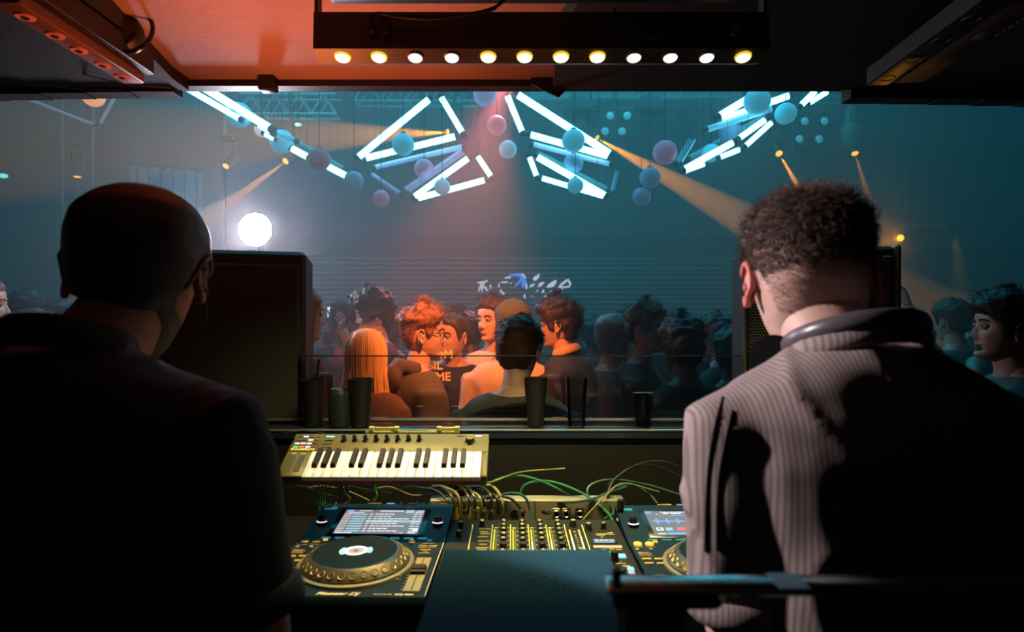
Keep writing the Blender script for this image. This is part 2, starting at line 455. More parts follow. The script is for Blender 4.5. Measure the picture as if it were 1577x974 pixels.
# ------------------------------------------------------------------ led tubes and globes
CY = (0.18, 0.80, 1.0)
TUBE_ON = mat('tube_lit', (.5, .6, .6), .4, emit=(0.22, 0.80, 1.0), es=5.5)
TUBE_HALF = mat('tube_dim', (.35, .55, .65), .4, emit=(0.06, 0.42, 0.62), es=.55)
TUBE_BLUE = mat('tube_blue', (.45, .5, .7), .4, emit=(0.12, 0.28, 0.62), es=.7)
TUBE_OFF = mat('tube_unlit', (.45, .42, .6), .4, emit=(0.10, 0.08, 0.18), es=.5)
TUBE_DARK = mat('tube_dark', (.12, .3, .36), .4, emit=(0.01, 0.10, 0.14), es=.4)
CAP = mat('tube_cap', (.02, .025, .03), .5)
def led_tube(x0, y0, x1, y1, m, w, label, d=6.4, d2=None, group=None):
    a = P(x0, y0, d); c = P(x1, y1, d2 or d)
    t = thing('led_tube', (a + c) / 2, label, 'light tube', 'hanging light tubes')
    u = (c - a).normalized(); r = w / 2 * d / F
    b = M(); b.cyl(a + u * r * .5, c - u * r * .5, r, n=14); b.build('diffuser', m, t)
    for p, q in ((a, -u), (c, u)):
        b = M(); b.cyl(p - q * r * .5, p + q * r * .9, r * 1.04, n=14); b.build('end_cap', CAP if m is TUBE_ON else CAP, t)
    b = M()
    for e in (.12, .88):
        p = a.lerp(c, e); b.cyl(p, (p.x, p.y, 6.2), .002, n=4, caps=False)
    b.build('wire', BLACKM, t)
    return t
L, D, B_, O_, K_ = TUBE_ON, TUBE_HALF, TUBE_BLUE, TUBE_OFF, TUBE_DARK
G1 = 'hanging light tubes'
for a in (
 (284, 134, 371, 184, L, 9, 'lit tube running up under the canopy edge, lowest of the left pair', 5.6),
 (306, 130, 418, 199, L, 12, 'thickest lit tube of the far left chain, starting at the canopy edge', 5.6),
 (398, 191, 420, 205, L, 10, 'stubby lit tube at the joint above the far left chain', 5.7),
 (407, 206, 425, 215, L, 8, 'very short lit tube between the two far left cyan globes', 6.0),
 (424, 203, 456, 217, D, 8, 'dim cyan tube with black clamps in the far left chain', 5.8),
 (448, 228, 476, 243, L, 10, 'short lit tube just left of the reddish globe', 6.1),
 (504, 256, 535, 272, L, 10, 'short lit tube between the reddish globe and the blue globe', 6.2),
 (452, 217, 530, 262, K_, 10, 'unlit tube passing behind the reddish globe', 6.5),
 (551, 243, 662, 152, L, 10, 'long bright tube forming the left side of the upper left triangle'),
 (562, 244, 703, 210, L, 10, 'bright tube behind the cyan globe, bottom of the upper left triangle', 6.5),
 (679, 149, 713, 206, L, 9, 'short bright tube, right side of the upper left triangle'),
 (577, 258, 713, 226, B_, 8, 'dim blue tube under the upper left triangle', 6.6),
 (623, 293, 713, 231, O_, 7, 'unlit purple tube crossing behind the dim globe left of centre', 6.8),
 (628, 296, 716, 235, O_, 6, 'thin unlit purple tube just under its twin left of centre', 6.9),
 (571, 268, 617, 299, O_, 7, 'short unlit purple tube above the lowest left globe', 6.8),
 (637, 304, 722, 243, L, 9, 'bright tube, long side of the lower left triangle'),
 (642, 306, 748, 277, L, 9, 'bright tube, bottom of the lower left triangle', 6.5),
 (735, 240, 757, 273, L, 8, 'short bright tube left of the centre gap'),
 (781, 147, 805, 205, L, 9, 'short bright tube right of the centre gap at the top'),
 (796, 145, 941, 238, L, 11, 'longest bright tube, upper side of the upper right triangle'),
 (815, 207, 938, 241, L, 10, 'bright tube behind a cyan globe, bottom of the upper right triangle', 6.5),
 (820, 222, 940, 253, B_, 8, 'dim blue tube under the upper right triangle', 6.6),
 (815, 241, 827, 273, L, 8, 'short bright tube right of the centre gap, lower one'),
 (826, 241, 933, 302, L, 10, 'bright tube, upper side of the lower right triangle'),
 (833, 274, 931, 303, L, 8, 'bright tube, bottom of the lower right triangle', 6.5),
 (828, 236, 936, 292, K_, 8, 'unlit tube behind the dim globe in the lower right triangle', 6.8),
 (943, 296, 951, 262, K_, 7, 'short unlit dark tube hanging at the right end of the lower right triangle', 6.7),
 (1106, 180, 1182, 134, L, 11, 'bright tube reaching up to the canopy at the upper right cluster', 6.0),
 (1108, 186, 1216, 147, L, 10, 'bright tube behind the large upper right globe', 6.2),
 (1087, 200, 1190, 167, D, 10, 'dim cyan tube under the upper right V', 6.1),
 (1042, 251, 1064, 214, K_, 7, 'short unlit dark tube at the left of the right cluster', 6.3),
 (1050, 250, 1071, 215, D, 2.6, 'thin cyan edged tube at the left of the right cluster', 6.2),
 (1052, 262, 1130, 219, L, 10, 'bright tube rising from the right cluster tip behind the small globe', 6.0),
 (1053, 264, 1086, 252, L, 8, 'short bright tube at the lower tip of the right cluster', 6.1),
 (1107, 243, 1140, 230, L, 8, 'short bright tube right of the small globe in the right cluster', 6.2),
 (1137, 214, 1179, 184, L, 9, 'bright tube above the gap in the right cluster', 6.1),
 (1147, 226, 1189, 188, L, 8, 'bright tube, right arm of the small V in the right cluster', 6.0),
 (1060, 246, 1180, 180, K_, 11, 'wide unlit tube in the background of the right cluster', 6.7),
 (1232, 164, 1256, 140, L, 9, 'short bright tube at the far right end touching the canopy edge', 6.0),
 (1244, 160, 1275, 141, L, 8, 'second short bright tube at the far right end', 6.2),
 (46, 154, 146, 193, O_, 5, 'thin pale unlit tube at far left, slanting down to the right', 6.8),
 (154, 191, 182, 140, O_, 5, 'thin pale unlit tube right of the orange globe', 6.8)):
    led_tube(*a[:7], d=a[7] if len(a) > 7 else 6.4)

def globe_mat(name, c, e):
    return mat(name, c, .55, emit=c, es=e, var=.1, vscale=9)
GC = globe_mat('globe_cyan', (0.09, 0.55, 0.75), .35)
GD = globe_mat('globe_blue', (0.10, 0.22, 0.38), .22)
GP = globe_mat('globe_purple', (0.30, 0.16, 0.30), .32)
GR = globe_mat('globe_red', (0.30, 0.09, 0.15), .15)
GO = mat('globe_orange', (.9, .45, .2), .6, emit=(1, .36, .12), es=.85)
def globe(px, py, r, m, label, d=6.1):
    c = P(px, py, d); R = r * d / F
    t = thing('hanging_globe', c, label, 'lamp', 'hanging globes')
    b = M(); b.ball(c, R, 28, 18); b.build('shade', m, t)
    b = M(); b.cyl(c + Vector((0, 0, R * .93)), c + Vector((0, 0, R * 1.12)), R * .28, R * .22, 12); b.build('collar', CAP, t)
    b = M(); b.cyl(c + Vector((0, 0, R * 1.05)), (c.x, c.y, 6.2), .004, n=5); b.build('cable', BLACKM, t)
for a in (
 (368, 177, 19, GC, 'cyan globe at the top of the far left tube chain', 5.7),
 (403, 200, 11, mat('globe_pale', (.8, .7, .75), .5, emit=(.8, .6, .65), es=.6), 'small pale crescent lit globe half hidden behind the far left chain', 6.4),
 (434, 218, 18, GC, 'second cyan globe of the far left chain', 6.1),
 (492, 245, 17, GR, 'dark reddish globe in the far left chain', 5.9),
 (545, 279, 15, GD, 'blue grey globe at the right end of the far left chain', 6.1),
 (587, 306, 13, GP, 'dull mauve globe hanging lowest at left', 6.3),
 (621, 223, 17, GC, 'cyan globe inside the upper left triangle', 6.1),
 (653, 260, 15, GP, 'dull mauve globe behind the purple tubes', 6.5),
 (681, 288, 12.5, GC, 'small cyan globe inside the lower left triangle', 6.1),
 (747, 145, 18, mat('globe_lilac', (.35, .38, .6), .55, emit=(.25, .30, .55), es=.5), 'large lilac blue globe at top centre under the canopy', 6.0),
 (765, 193, 15, GP, 'mauve globe in the centre gap below the lilac one', 6.2),
 (782, 230, 13.5, GC, 'cyan blue globe lowest in the centre gap', 6.1),
 (883, 217, 17.5, GC, 'cyan globe inside the upper right triangle', 6.1),
 (883, 252, 15, GD, 'dim blue globe between the two right triangles', 6.5),
 (886, 286, 12.5, GC, 'small cyan globe inside the lower right triangle', 6.1),
 (1024, 235, 18.5, GP, 'large mauve globe left of the right cluster tip', 6.0),
 (1001, 274, 16, GD, 'blue globe right of centre beneath the amber beam', 6.2),
 (988, 303, 14, GD, 'grey blue globe hanging lowest right of centre', 6.2),
 (1166, 156, 20, GC, 'large cyan globe touching the canopy edge in the right cluster', 5.8),
 (1210, 175, 16, GC, 'pale cyan globe at the right of the right cluster', 6.0),
 (1125, 205, 17, GD, 'dim blue globe in the middle of the right cluster', 6.5),
 (1095, 236, 14, GC, 'small cyan globe near the tip of the right cluster', 6.3),
 (144, 148, 16, GO, 'glowing orange globe under the canopy edge at far left', 6.5)):
    globe(*a)

# ------------------------------------------------------------------ lamps of the rig
AMB = (1.0, 0.36, 0.01)
LENS_AMB = mat('lens_amber', (.9, .6, .2), .3, emit=(1, .45, .02), es=2.0)
def moving_head(p, target, label, power, angle, color=AMB, size=1.0, lens=LENS_AMB, blend=.15):
    """hung fixture: base box, yoke, head aimed at the target, its own spot"""
    p = Vector(p); d = (Vector(target) - p).normalized()
    t = thing('moving_head_lamp', p, label, 'stage light', 'amber beam lamps')
    s = size
    b = M(); b.box(p + Vector((0, 0, .34 * s)), (.22 * s, .18 * s, .10 * s), .02 * s); b.build('base', BLACK, t)
    sd = Vector((d.y, -d.x, 0)); sd = sd.normalized() if sd.length > .05 else Vector((1, 0, 0))
    Ry = Matrix.Rotation(math.atan2(sd.y, sd.x), 3, 'Z')
    for k in (-1, 1):
        b = M(); b.box(p + sd * (k * .10 * s) + Vector((0, 0, .15 * s)), (.02 * s, .07 * s, .32 * s), .006 * s, R=Ry); b.build('yoke_arm', BLACK, t)
    b = M(); b.cyl(p - d * .16 * s, p + d * .06 * s, .075 * s, .07 * s, 18); b.cyl(p + d * .06 * s, p + d * .1 * s, .07 * s, .052 * s, 18); b.build('head', BLACK, t)
    b = M(); b.cyl(p + d * .099 * s, p + d * .108 * s, .045 * s, n=18); b.build('lens', lens, t)
    b = M(); b.cyl(p + Vector((0, 0, .38 * s)), (p.x, p.y, 6.2), .02, n=8); b.build('hanging_pole', BLACK, t)
    spot('beam_light', p + d * .13 * s, p + d * 3, color, power * 22, angle, blend, .012)
    return t
moving_head(P(700, 204, 8.2), P(420, 212, 7.0) , 'stage lamp throwing the wide amber fan to the left from above the left triangles', 270, 14)
moving_head(P(910, 208, 8.2), P(1170, 352, 7.2), 'stage lamp throwing an amber beam down to the right of centre', 330, 11)
moving_head(P(447, 243, 8.4), P(330, 330, 7.4), 'stage lamp with an amber beam slanting down above the dazzling white lamp', 240, 7)
moving_head(P(353, 250, 9.0), P(285, 330, 8.2), 'far stage lamp with a faint amber beam near the tall pole', 70, 6)
moving_head(P(1196, 230, 8.2), P(1245, 315, 7.4), 'stage lamp with a short stubby amber beam over the curly haired dj', 420, 5)
moving_head(P(1314, 228, 8.6), P(1350, 345, 8.0), 'bullet shaped stage lamp with a thin amber beam at right', 60, 7)
moving_head(P(1390, 366, 8.6), P(1360, 372, 8.0), 'low stage lamp throwing a tiny yellow wedge at far right', 5, 38)
moving_head(P(119, 262, 9.0), P(121, 340, 9.0), 'far left stage lamp with a faint vertical amber beam', 40, 5)

def quad_blinder(px, py, sp, d, label, rot=0):
    t = thing('four_lens_lamp', P(px, py, d), label, 'stage light', 'four lens blinders')
    k = d / F
    b = M(); b.box(P(px, py, d + .08), (sp * 2.1 * k, .12, sp * 2.0 * k), .02); b.build('housing', BLACK, t)
    for i in (-1, 1):
        for j in (-1, 1):
            c = P(px + i * sp * .5 - j * 4, py + j * sp * .46, d)
            b = M(); b.cyl(c, c + Vector((0, -.05, 0)), 7.5 * k, 7.8 * k, 18); b.build('lens_ring', BLACK, t)
            b = M(); b.ball(c + Vector((0, -.045, 0)), (6.2 * k, .03, 6.2 * k), 16, 8); b.build('lens', mat('lens_grey', (.45, .6, .65), .25, emit=(.05, .3, .36), es=.5), t)  # faint cyan glow put into the lenses though the lamp is off
    b = M(); b.cyl(P(px, py - sp, d), (P(px, py, d).x, d, 6.2), .015, n=6); b.build('hanging_pole', BLACK, t)
quad_blinder(948, 192, 26, 8.6, 'unlit four lens blinder lamp under the truss right of centre')
quad_blinder(1248, 202, 30, 8.8, 'unlit four lens blinder lamp under the right truss')
for px, py, d, lab in ((890, 160, 8.0, 'dark bell shaped lamp seen from behind, left of the four lens lamp'), (1003, 160, 8.0, 'dark bell shaped lamp seen from behind, right of the four lens lamp')):
    p = P(px, py, d); t = thing('par_can', p, lab, 'stage light')
    b = M(); b.lathe(p, [(.19, -.13), (.20, -.12), (.19, 0), (.13, .1), (.06, .15), (.0, .155)], 24); b.build('can', BLACK, t)
    b = M(); b.cyl(p + Vector((0, 0, .15)), (p.x, p.y, 6.2), .02, n=8); b.build('hanging_pole', BLACK, t)
# far bullet lamp body at right
p = P(1309, 195, 8.6); t = thing('hanging_spotlight', p, 'large dim bullet shaped spotlight hanging under the right truss', 'stage light')
GB = mat('lamp_grey', (.12, .16, .18), .5)
b = M(); b.lathe(P(1309, 222, 8.6), [(.0, -.05), (.06, -.04), (.12, .10), (.13, .22), (.09, .3), (.0, .31)], 20); b.build('head', GB, t)
b = M(); b.box(P(1309, 185, 8.6), (.12, .12, .38), .02); b.build('arm', GB, t)
b = M(); b.cyl(P(1309, 170, 8.6), (p.x, p.y, 6.2), .025, n=8); b.build('hanging_pole', BLACK, t)

# dazzling white lamp behind the left speaker
p = P(393, 354, 3.6); t = thing('blinder_lamp', p, 'dazzling round white lamp shining at the camera above the left speaker', 'stage light')
b = M(); b.cyl(p + Vector((0, .12, 0)), p + Vector((0, .0, 0)), .06, .108, 24); b.build('housing', BLACK, t)
b = M(); b.cyl(p + Vector((0, -.004, 0)), p + Vector((0, .002, 0)), .1, n=32); b.build('lens', mat('lens_white', (1, 1, 1), .3, emit=(1, .93, 1), es=30), t)
b = M(); b.cyl(p + Vector((0, .08, 0)), (p.x, p.y + .08, FZ + .02), .018, n=10); b.build('stand_pole', BLACK, t)
b = M(); b.cyl((p.x, p.y + .08, FZ), (p.x, p.y + .08, FZ + .02), .2, n=20); b.build('stand_base', BLACK, t)
spot('blinder_light', p + Vector((0, -.03, 0)), P(330, 395, .8), (.96, .84, 1.0), 95, 150, .5, .07)

spot('blinder_beam', p + Vector((0, -.03, 0)), (-.42, .80, 1.50), (1.0, .84, .95), 260, 16, .6, .07)

# phone screens held up and tiny lights
for px, py, w, h, d, c, lab in ((510, 481, .055, .08, 4.6, (.9, .9, 1), 'bright phone screen held up left of the tall afro haired man'), (1132, 487, .05, .085, 5.0, (.85, .9, 1), 'bright phone screen held up beside the right speaker')):
    p = P(px, py, d); t = thing('phone', p, lab, 'phone')
    b = M(); b.box(p + Vector((0, .006, 0)), (w + .008, .008, h + .012), .003); b.build('body', BLACKG, t)
    b = M(); b.box(p, (w, .002, h)); b.build('screen', glow('phone_screen', c, 1.1), t, False)
b = M(); b.ball(P(5, 271, 8), (.055, .05, .03), 12, 8); b.build('small_lamp', glow('tiny_cyan', (.1, .7, .7), 1.5), None, label='tiny cyan light at the left edge of the picture', cat='lamp', center=P(5, 271, 8))
p = P(459, 192, 8); t = thing('small_lamp', p, 'tiny white light in the amber fan at left', 'lamp')
b = M(); b.box(p, (.08, .05, .04), .01); b.build('lamp_face', glow('tiny_white', (.5, 1, 1), 1.2), t)
b = M(); b.cyl(p, (p.x, p.y, 6.2), .008, n=6); b.build('hanger', BLACK, t)

# haze
b = M(); b.box((0, 7.02, 2.97), (17.9, 9.7, 6.3))
hz = b.build('haze', mat('tmp2', (1, 1, 1)), None, False, kind='stuff', label='thin stage haze filling the club beyond the booth', cat='haze', center=(0, 7.02, 2.97))
m = bpy.data.materials.new('haze'); m.use_nodes = True; nt = m.node_tree
for n in list(nt.nodes): nt.nodes.remove(n)
o_ = nt.nodes.new('ShaderNodeOutputMaterial'); v_ = nt.nodes.new('ShaderNodeVolumeScatter')
v_.inputs['Density'].default_value = 0.06; v_.inputs['Anisotropy'].default_value = 0.25; v_.inputs['Color'].default_value = (.95, .97, 1, 1)
nt.links.new(v_.outputs[0], o_.inputs['Volume']); hz.data.materials.clear(); hz.data.materials.append(m)
# ------------------------------------------------------------------ the dj booth
# canopy over the booth
CANM = mat('canopy', (0.30, 0.20, 0.16), 0.8, bump=.15, bscale=30, var=.25, vscale=5)
CANZ = 2.31
b = M(); b.box((0, .24, CANZ + .06), (7.0, 3.6, .12)); b.build('ceiling_booth', CANM, None, False, kind='structure')
b = M(); b.box((-.0, 2.065, 2.325), (7.0, .05, .075)); b.build('trim_3', BLACK, None, False, kind='structure')
def ceil_pt(px, py, z=CANZ):
    d = (z - CZ) * F / (487 - py)
    return Vector(((px - 788.5) / F * d, d, z))
tg = thing('clip_block', P(413, 124, 2.02), 'small black block clamped on the canopy edge above the far left tubes', 'bracket')
b = M(); b.box(P(413, 124, 2.02), (.055, .045, .075), .004); b.build('block', BLACK, tg)
b = M(); T = frame(P(818, 131, 2.03), (1, 0, 0), (0, 0, 1)); b.T = T
k = 2.03 / F
b.poly([(0, .02), (0, 0), (42 * k, -20 * k), (62 * k, 0), (62 * k, .02)], .01)
b.build('corner_flag', BLACK, None, False, label='black pointed gusset plate hanging from the middle of the canopy edge', cat='bracket', center=P(850, 135, 2.03))

# boxed dark bulkhead left; right panel paints the unlit ceiling's shade, sloping lines
b = M()
def wedge(m, pts, z0, z1):
    n = len(pts); vs = [(x, y, z0) for x, y in pts] + [(x, y, z1) for x, y in pts]
    m.add(vs, [tuple(range(n - 1, -1, -1)), tuple(range(n, 2 * n))] + [(i, (i + 1) % n, n + (i + 1) % n, n + i) for i in range(n)])
DARKC = mat('dark_canopy', (0.014, 0.016, 0.018), 0.7, bump=.1)
zL = 2.27
pl = [ceil_pt(265, 121, zL), ceil_pt(150, 0, zL)]
wedge(b, [(pl[0].x, 2.03), (pl[0].x, pl[0].y), (pl[1].x, pl[1].y), (pl[1].x + .12, .3), (-3.4, .3), (-3.4, 2.03)], zL, CANZ + .01)
b.build('trim_4', DARKC, None, False, kind='structure')
b = M(); zR = 2.27; 
wedge(b, [(.14, 2.03), (.12, 1.62), (.16, 1.48), (.3, .3), (3.4, .3), (3.4, 2.03)], zR, CANZ + .01)
b.build('trim_5', DARKC, None, False, kind='structure')
# lower front lip on both sides (the edge drops towards the frame sides)
for nm, sx in (('trim_6', -1), ('trim_7', 1)):
    b = M()
    n = 14
    for i in range(n):
        x0 = sx * (1.15 + 2.1 * i / n); x1 = sx * (1.15 + 2.1 * (i + 1) / n)
        dz = .004 + .05 * (i / n) ** 1.2
        b.box(((x0 + x1) / 2, 2.05, 2.29 - dz / 2 - (.02 if sx > 0 else 0)), (abs(x1 - x0) + .002, .06, .05 + dz))
    b.build(nm, DARKC, None, False, kind='structure')

# led batten with twelve lamps over the decks
YB = 1.42
def bat(px, py, d=YB): return P(px, py, d)
t = thing('led_batten', bat(836, 62), 'long black light bar with twelve round lamps under the booth canopy', 'stage light')
zb0 = bat(0, 97, 1.36).z; zt0 = bat(0, 38, 1.43).z
xa = bat(496, 80).x; xb = bat(1168, 80).x
b = M(); sec = [(1.355, bat(0, 75, 1.355).z), (1.355 + .052, bat(0, 96, 1.40).z), (1.47, bat(0, 98, 1.44).z + .01), (1.47, zt0 + .01), (1.36, zt0 - .005)]
vs = [(xa, y, z) for y, z in sec] + [(xb, y, z) for y, z in sec]; n = 5
b.add(vs, [(0, 1, 2, 3, 4), (9, 8, 7, 6, 5)] + [(i, i + 5, (i + 1) % 5 + 5, (i + 1) % 5) for i in range(n)])
b.build('housing', mat('batten_black', (.03, .03, .032), .45), t, False)
fz = Vector((0, sec[1][0] - sec[0][0], sec[1][1] - sec[0][1])); nrm = Vector((0, fz.z, -fz.y)).normalized()
if nrm.z > 0: nrm = -nrm
LY = mat('led_yellow', (1, .9, .5), .3, emit=(1.0, .80, .45), es=4.5); LW = mat('led_white', (1, 1, 1), .3, emit=(1.0, .86, .86), es=2.6); LYR = mat('led_yellow_ring', (.9, .7, .1), .4, emit=(1, .62, .03), es=.9)
for k in range(12):
    px = 527.5 + k * 56.1
    c = Vector((bat(px, 0, 1.38).x, (sec[0][0] + sec[1][0]) / 2, (sec[0][1] + sec[1][1]) / 2)) + nrm * .001
    yel = k in (0, 1, 4, 5, 6, 7, 11)
    b = M(); b.cyl(c - nrm * .002, c + nrm * .004, .0195, .0175, 24); b.build('lamp_ring', LYR if yel else mat('ring_grey', (.4, .3, .3), .4), t)
    b = M(); b.cyl(c + nrm * .003, c + nrm * .0065, .0165, .014, 24); b.build('lamp', LY if yel else LW, t)
    if k % 2 == 1 or k in (2,):
        b = M(); q = c + Vector((.042, 0, 0)); b.cyl(q, q + nrm * .002, .0018, n=8); b.build('screw', GREYM, t)
area('batten_light', (0.06, 1.40, sec[1][1] - .012), (0.06, 1.50, 1.0), (1.0, .78, .32), 12.0, 1.0, .03, 96)
# batten bracket at the left end, knob, cables
b = M(); b.box((xa - .006, 1.41, bat(0, 42).z + .03), (.008, .035, .20), .002); b.build('end_bracket', BLACK, t)
b = M(); b.box((xb + .006, 1.41, bat(0, 42).z + .03), (.008, .035, .20), .002); b.build('end_bracket', BLACK, t)
b = M(); b.tube([bat(494, 54), bat(490, 60), bat(490, 70), bat(495, 76)], [.006, .009, .009, .006], 10); b.build('tightening_knob', BLACKG, t)
b = M(); b.cyl(bat(484, 26), bat(500, 26), .006, n=10); b.cyl(bat(489, 30), bat(489, 20), .004, n=8); b.build('clamp_bolt', GREYM, t)
b = M(); b.box((bat(836, 0).x, 1.42, bat(0, 8).z + .03), (1.02, .06, .025), .004); b.build('mounting_rail', BLACK, t)
for px in (570, 592):
    b = M(); b.cyl(bat(px + 4, 51, 1.345), bat(px, 30, 1.35), .0065, .0075, 12); b.build('plug', RUBBER, t)
cb = thing('signal_cables', bat(650, 22, 1.34), 'pair of black cables arching out of the plugs on the light bar', 'cable')
b = M(); b.tube(catmull([bat(570, 32, 1.345), bat(572, 24, 1.34), bat(585, 20, 1.33), bat(610, 25, 1.33), bat(660, 29, 1.33), bat(720, 22, 1.33), bat(760, 14, 1.34), bat(775, -6, 1.38)]), .0032, 8); b.build('cable', RUBBER, cb)
b = M(); b.tube(catmull([bat(592, 32, 1.345), bat(596, 24, 1.34), bat(620, 24, 1.33), bat(680, 27, 1.33), bat(735, 19, 1.33), bat(768, 8, 1.34), bat(782, -8, 1.38)]), .0032, 8); b.build('cable', RUBBER, cb)
b = M(); b.tube(catmull([bat(946, 14, 1.36), bat(952, 28, 1.34), bat(968, 42, 1.335), bat(995, 57, 1.335), bat(1020, 56, 1.335), bat(1060, 46, 1.335), bat(1110, 40, 1.335), bat(1132, 34, 1.34)]), .0028, 8)
b.build('hanging_cable', mat('cable_gloss', (.03, .03, .03), .2), None, label='single thin glossy cable drooping in front of the right half of the light bar', cat='cable', center=bat(1020, 50))
b = M(); b.cyl(bat(1128, 54, 1.34), bat(1136, 36, 1.34), .006, .005, 10); b.build('cable_plug', mat('plug_pink', (.35, .28, .28), .35), None, label='small plug at the right end of the drooping cable', cat='plug', center=bat(1132, 45, 1.34))

# second batten at upper left, seen along its length
def obox(m, a, c, w, h, up=(0, 0, 1)):
    """box along a-c"""
    a = Vector(a); c = Vector(c); x = (c - a).normalized(); T = frame((a + c) / 2, x, Vector(up).cross(x))
    s0 = m.T; m.T = T; m.box((0, 0, 0), ((c - a).length, w, h), .003); m.T = s0
REDM = mat('batten_red', (.16, .08, .07), .5, var=.2)
a = ceil_pt(8, -12, 2.20); c = ceil_pt(206, 116, 2.20)
t = thing('led_batten', (a + c) / 2, 'reddish lit light bar at the upper left corner, its lamps off', 'stage light')
b = M(); obox(b, a, c, .062, .05); b.build('housing', REDM, t)
u = (c - a).normalized(); 
for e in (.12, .32, .5, .70, .88):
    q = a.lerp(c, e) + Vector((0, 0, -.026))
    b = M(); b.cyl(q + Vector((0, 0, .004)), q - Vector((0, 0, .003)), .021, .019, 20); b.build('lamp_ring', mat('ring_red', (.7, .3, .22), .35), t)
    b = M(); b.cyl(q - Vector((0, 0, .002)), q - Vector((0, 0, .005)), .008, n=12); b.build('lamp', BLACKG, t)
b = M(); side = Vector((-u.y, u.x, 0)); obox(b, a + side * -.045 + Vector((0, 0, .03)), c + side * -.045 + Vector((0, 0, .03)), .03, .06); b.build('mounting_rail', BLACK, t)
# round gimbal lamp beside it
g = P(205, 50, 1.62)
t = thing('gimbal_lamp', g, 'dark round gimbal lamp hanging by the red light bar at upper left', 'stage light')
b = M(); pts = [g + Vector((.052 * math.cos(q), .02 * math.sin(q), .062 * math.sin(q))) for q in [i * math.pi / 16 for i in range(33)]]
b.tube(pts, .006, 8); b.build('ring', BLACKG, t)
b = M(); b.ball(g + Vector((-.035, .01, .0)), (.055, .05, .055), 20, 12); b.build('head', BLACK, t)
b = M(); b.cyl(g + Vector((-.06, 0, .03)), g + Vector((-.07, 0, .12)), .02, n=12); b.build('arm', BLACK, t)
b = M(); b.cyl(g + Vector((-.02, 0, -.03)), g + Vector((.01, -.01, .02)), .0022, n=6); b.build('strut', mat('strut_red', (.5, .25, .15), .4), t)
# thin cables slung along the left bulkhead
for i, pp in enumerate((((-20, 62), (60, 95), (130, 115), (190, 128), (262, 136)), ((-20, 118), (50, 128), (110, 136), (190, 140)))):
    b = M(); b.tube(catmull([P(x, y, 1.9) for x, y in pp]), .0016, 6); q = P(*pp[2], 1.9)
    b.build('slung_cable', mat('cable_brown', (.20, .13, .12), .5), None, label=['upper of two thin cables slung under the dark left bulkhead', 'lower of two thin cables slung under the dark left bulkhead'][i], cat='cable', center=q)

# right batten with control box
a = ceil_pt(1398, 112, 2.20); c = ceil_pt(1600, -26, 2.20)
t = thing('led_batten', (a + c) / 2, 'dark light bar at the upper right corner with printed control panel', 'stage light')
u = (c - a).normalized()
b = M(); obox(b, a, c, .085, .06); b.build('housing', mat('batten_brown', (.05, .036, .036), .75, var=.2), t)
for e, w, h, m in ((.64, .045, .02, mat('panel_print', (.12, .10, .10), .7)), (.30, .006, .006, GREYM), (.42, .006, .006, GREYM), (.80, .006, .006, GREYM), (.86, .008, .008, GREYM)):
    q = a.lerp(c, e) + Vector((0, 0, -.031)); b = M(); obox(b, q - u * w / 2, q + u * w / 2, h * 1.6, .003); b.build('label_plate' if w > .02 else 'button', m, t)
for k in range(5):
    q = a.lerp(c, .62 + k * .045) + Vector((0, 0, -.031)) + Vector((-u.y, u.x, 0)) * .036; b = M(); obox(b, q, q + u * .014, .003, .002); b.build('warning_mark', mat('mark_pale', (.5, .45, .45), .6), t)
b = M(); side = Vector((u.y, -u.x, 0)); a2 = a + side * .085 + Vector((0, 0, -.01)); c2 = c + side * .085 + Vector((0, 0, -.01)); obox(b, a2, c2, .06, .05); b.build('lamp_rail', BLACK, t)
for e in (.12, .38, .62, .84):
    q = a2.lerp(c2, e) + Vector((0, 0, -.026)); b = M(); pts = [q + Vector((.018 * math.cos(w), .018 * math.sin(w), 0)) for w in [i * math.pi / 10 for i in range(21)]]; b.tube(pts, .0016, 6); b.build('lamp_ring', GREYM, t)
ck = thing('coiled_cable', P(1412, 62, 1.75), 'loose loop of pale and black cable with connectors at upper right', 'cable')
for i, (pp, m, r) in enumerate(((((1392, 62), (1395, 52), (1412, 46), (1432, 52), (1424, 72), (1414, 92)), mat('cable_pink', (.55, .42, .42), .4), .0035), (((1388, 78), (1398, 68), (1418, 60), (1432, 56)), RUBBER, .0028), (((1403, 52), (1406, 75), (1400, 95), (1386, 112)), RUBBER, .0028), (((1414, 70), (1450, 66), (1478, 60), (1500, 44)), RUBBER, .003))):
    b = M(); b.tube(catmull([P(x, y, 1.75 - .02 * i) for x, y in pp]), r, 8); b.build('cable', m, ck)
for x, y in ((1388, 109), (1420, 100)):
    b = M(); q = P(x, y, 1.74); b.cyl(q, q + Vector((.012, -.02, .02)), .012, .012, 6); b.build('connector', BLACKG, ck)

# desk, back board, ledge
DESKM = mat('desk_black', (0.005, 0.006, 0.006), 0.6, bump=.1, bscale=60)
t = thing('dj_desk', (0, 1.45, 0), 'black dj desk with a raised back board and ledge under the decks', 'desk')
b = M(); b.box((0, 1.42, .865), (2.6, .84, .04), .004); b.build('worktop', DESKM, t)
b = M(); b.box((0, 1.845, .56), (2.6, .03, 1.12), .002); b.build('back_board', DESKM, t)
b = M(); b.box((0, 1.04, .42), (2.56, .02, .84)); b.build('front_board', DESKM, t)
for sx in (-1, 1):
    b = M(); b.box((sx * 1.27, 1.43, .42), (.03, .76, .84)); b.build('side_board', DESKM, t)
LEDM = mat('ledge', (.03, .045, .08), .14, .5)
b = M(); b.box((0, 1.905, 1.135), (2.6, .17, .025), .004); b.build('ledge', LEDM, t)
b = M(); b.tube([(-1.3, 1.822, 1.150), (1.3, 1.822, 1.150)], .0045, 8); b.build('ledge_edging', mat('edging', (.35, .4, .45), .25, .7), t)
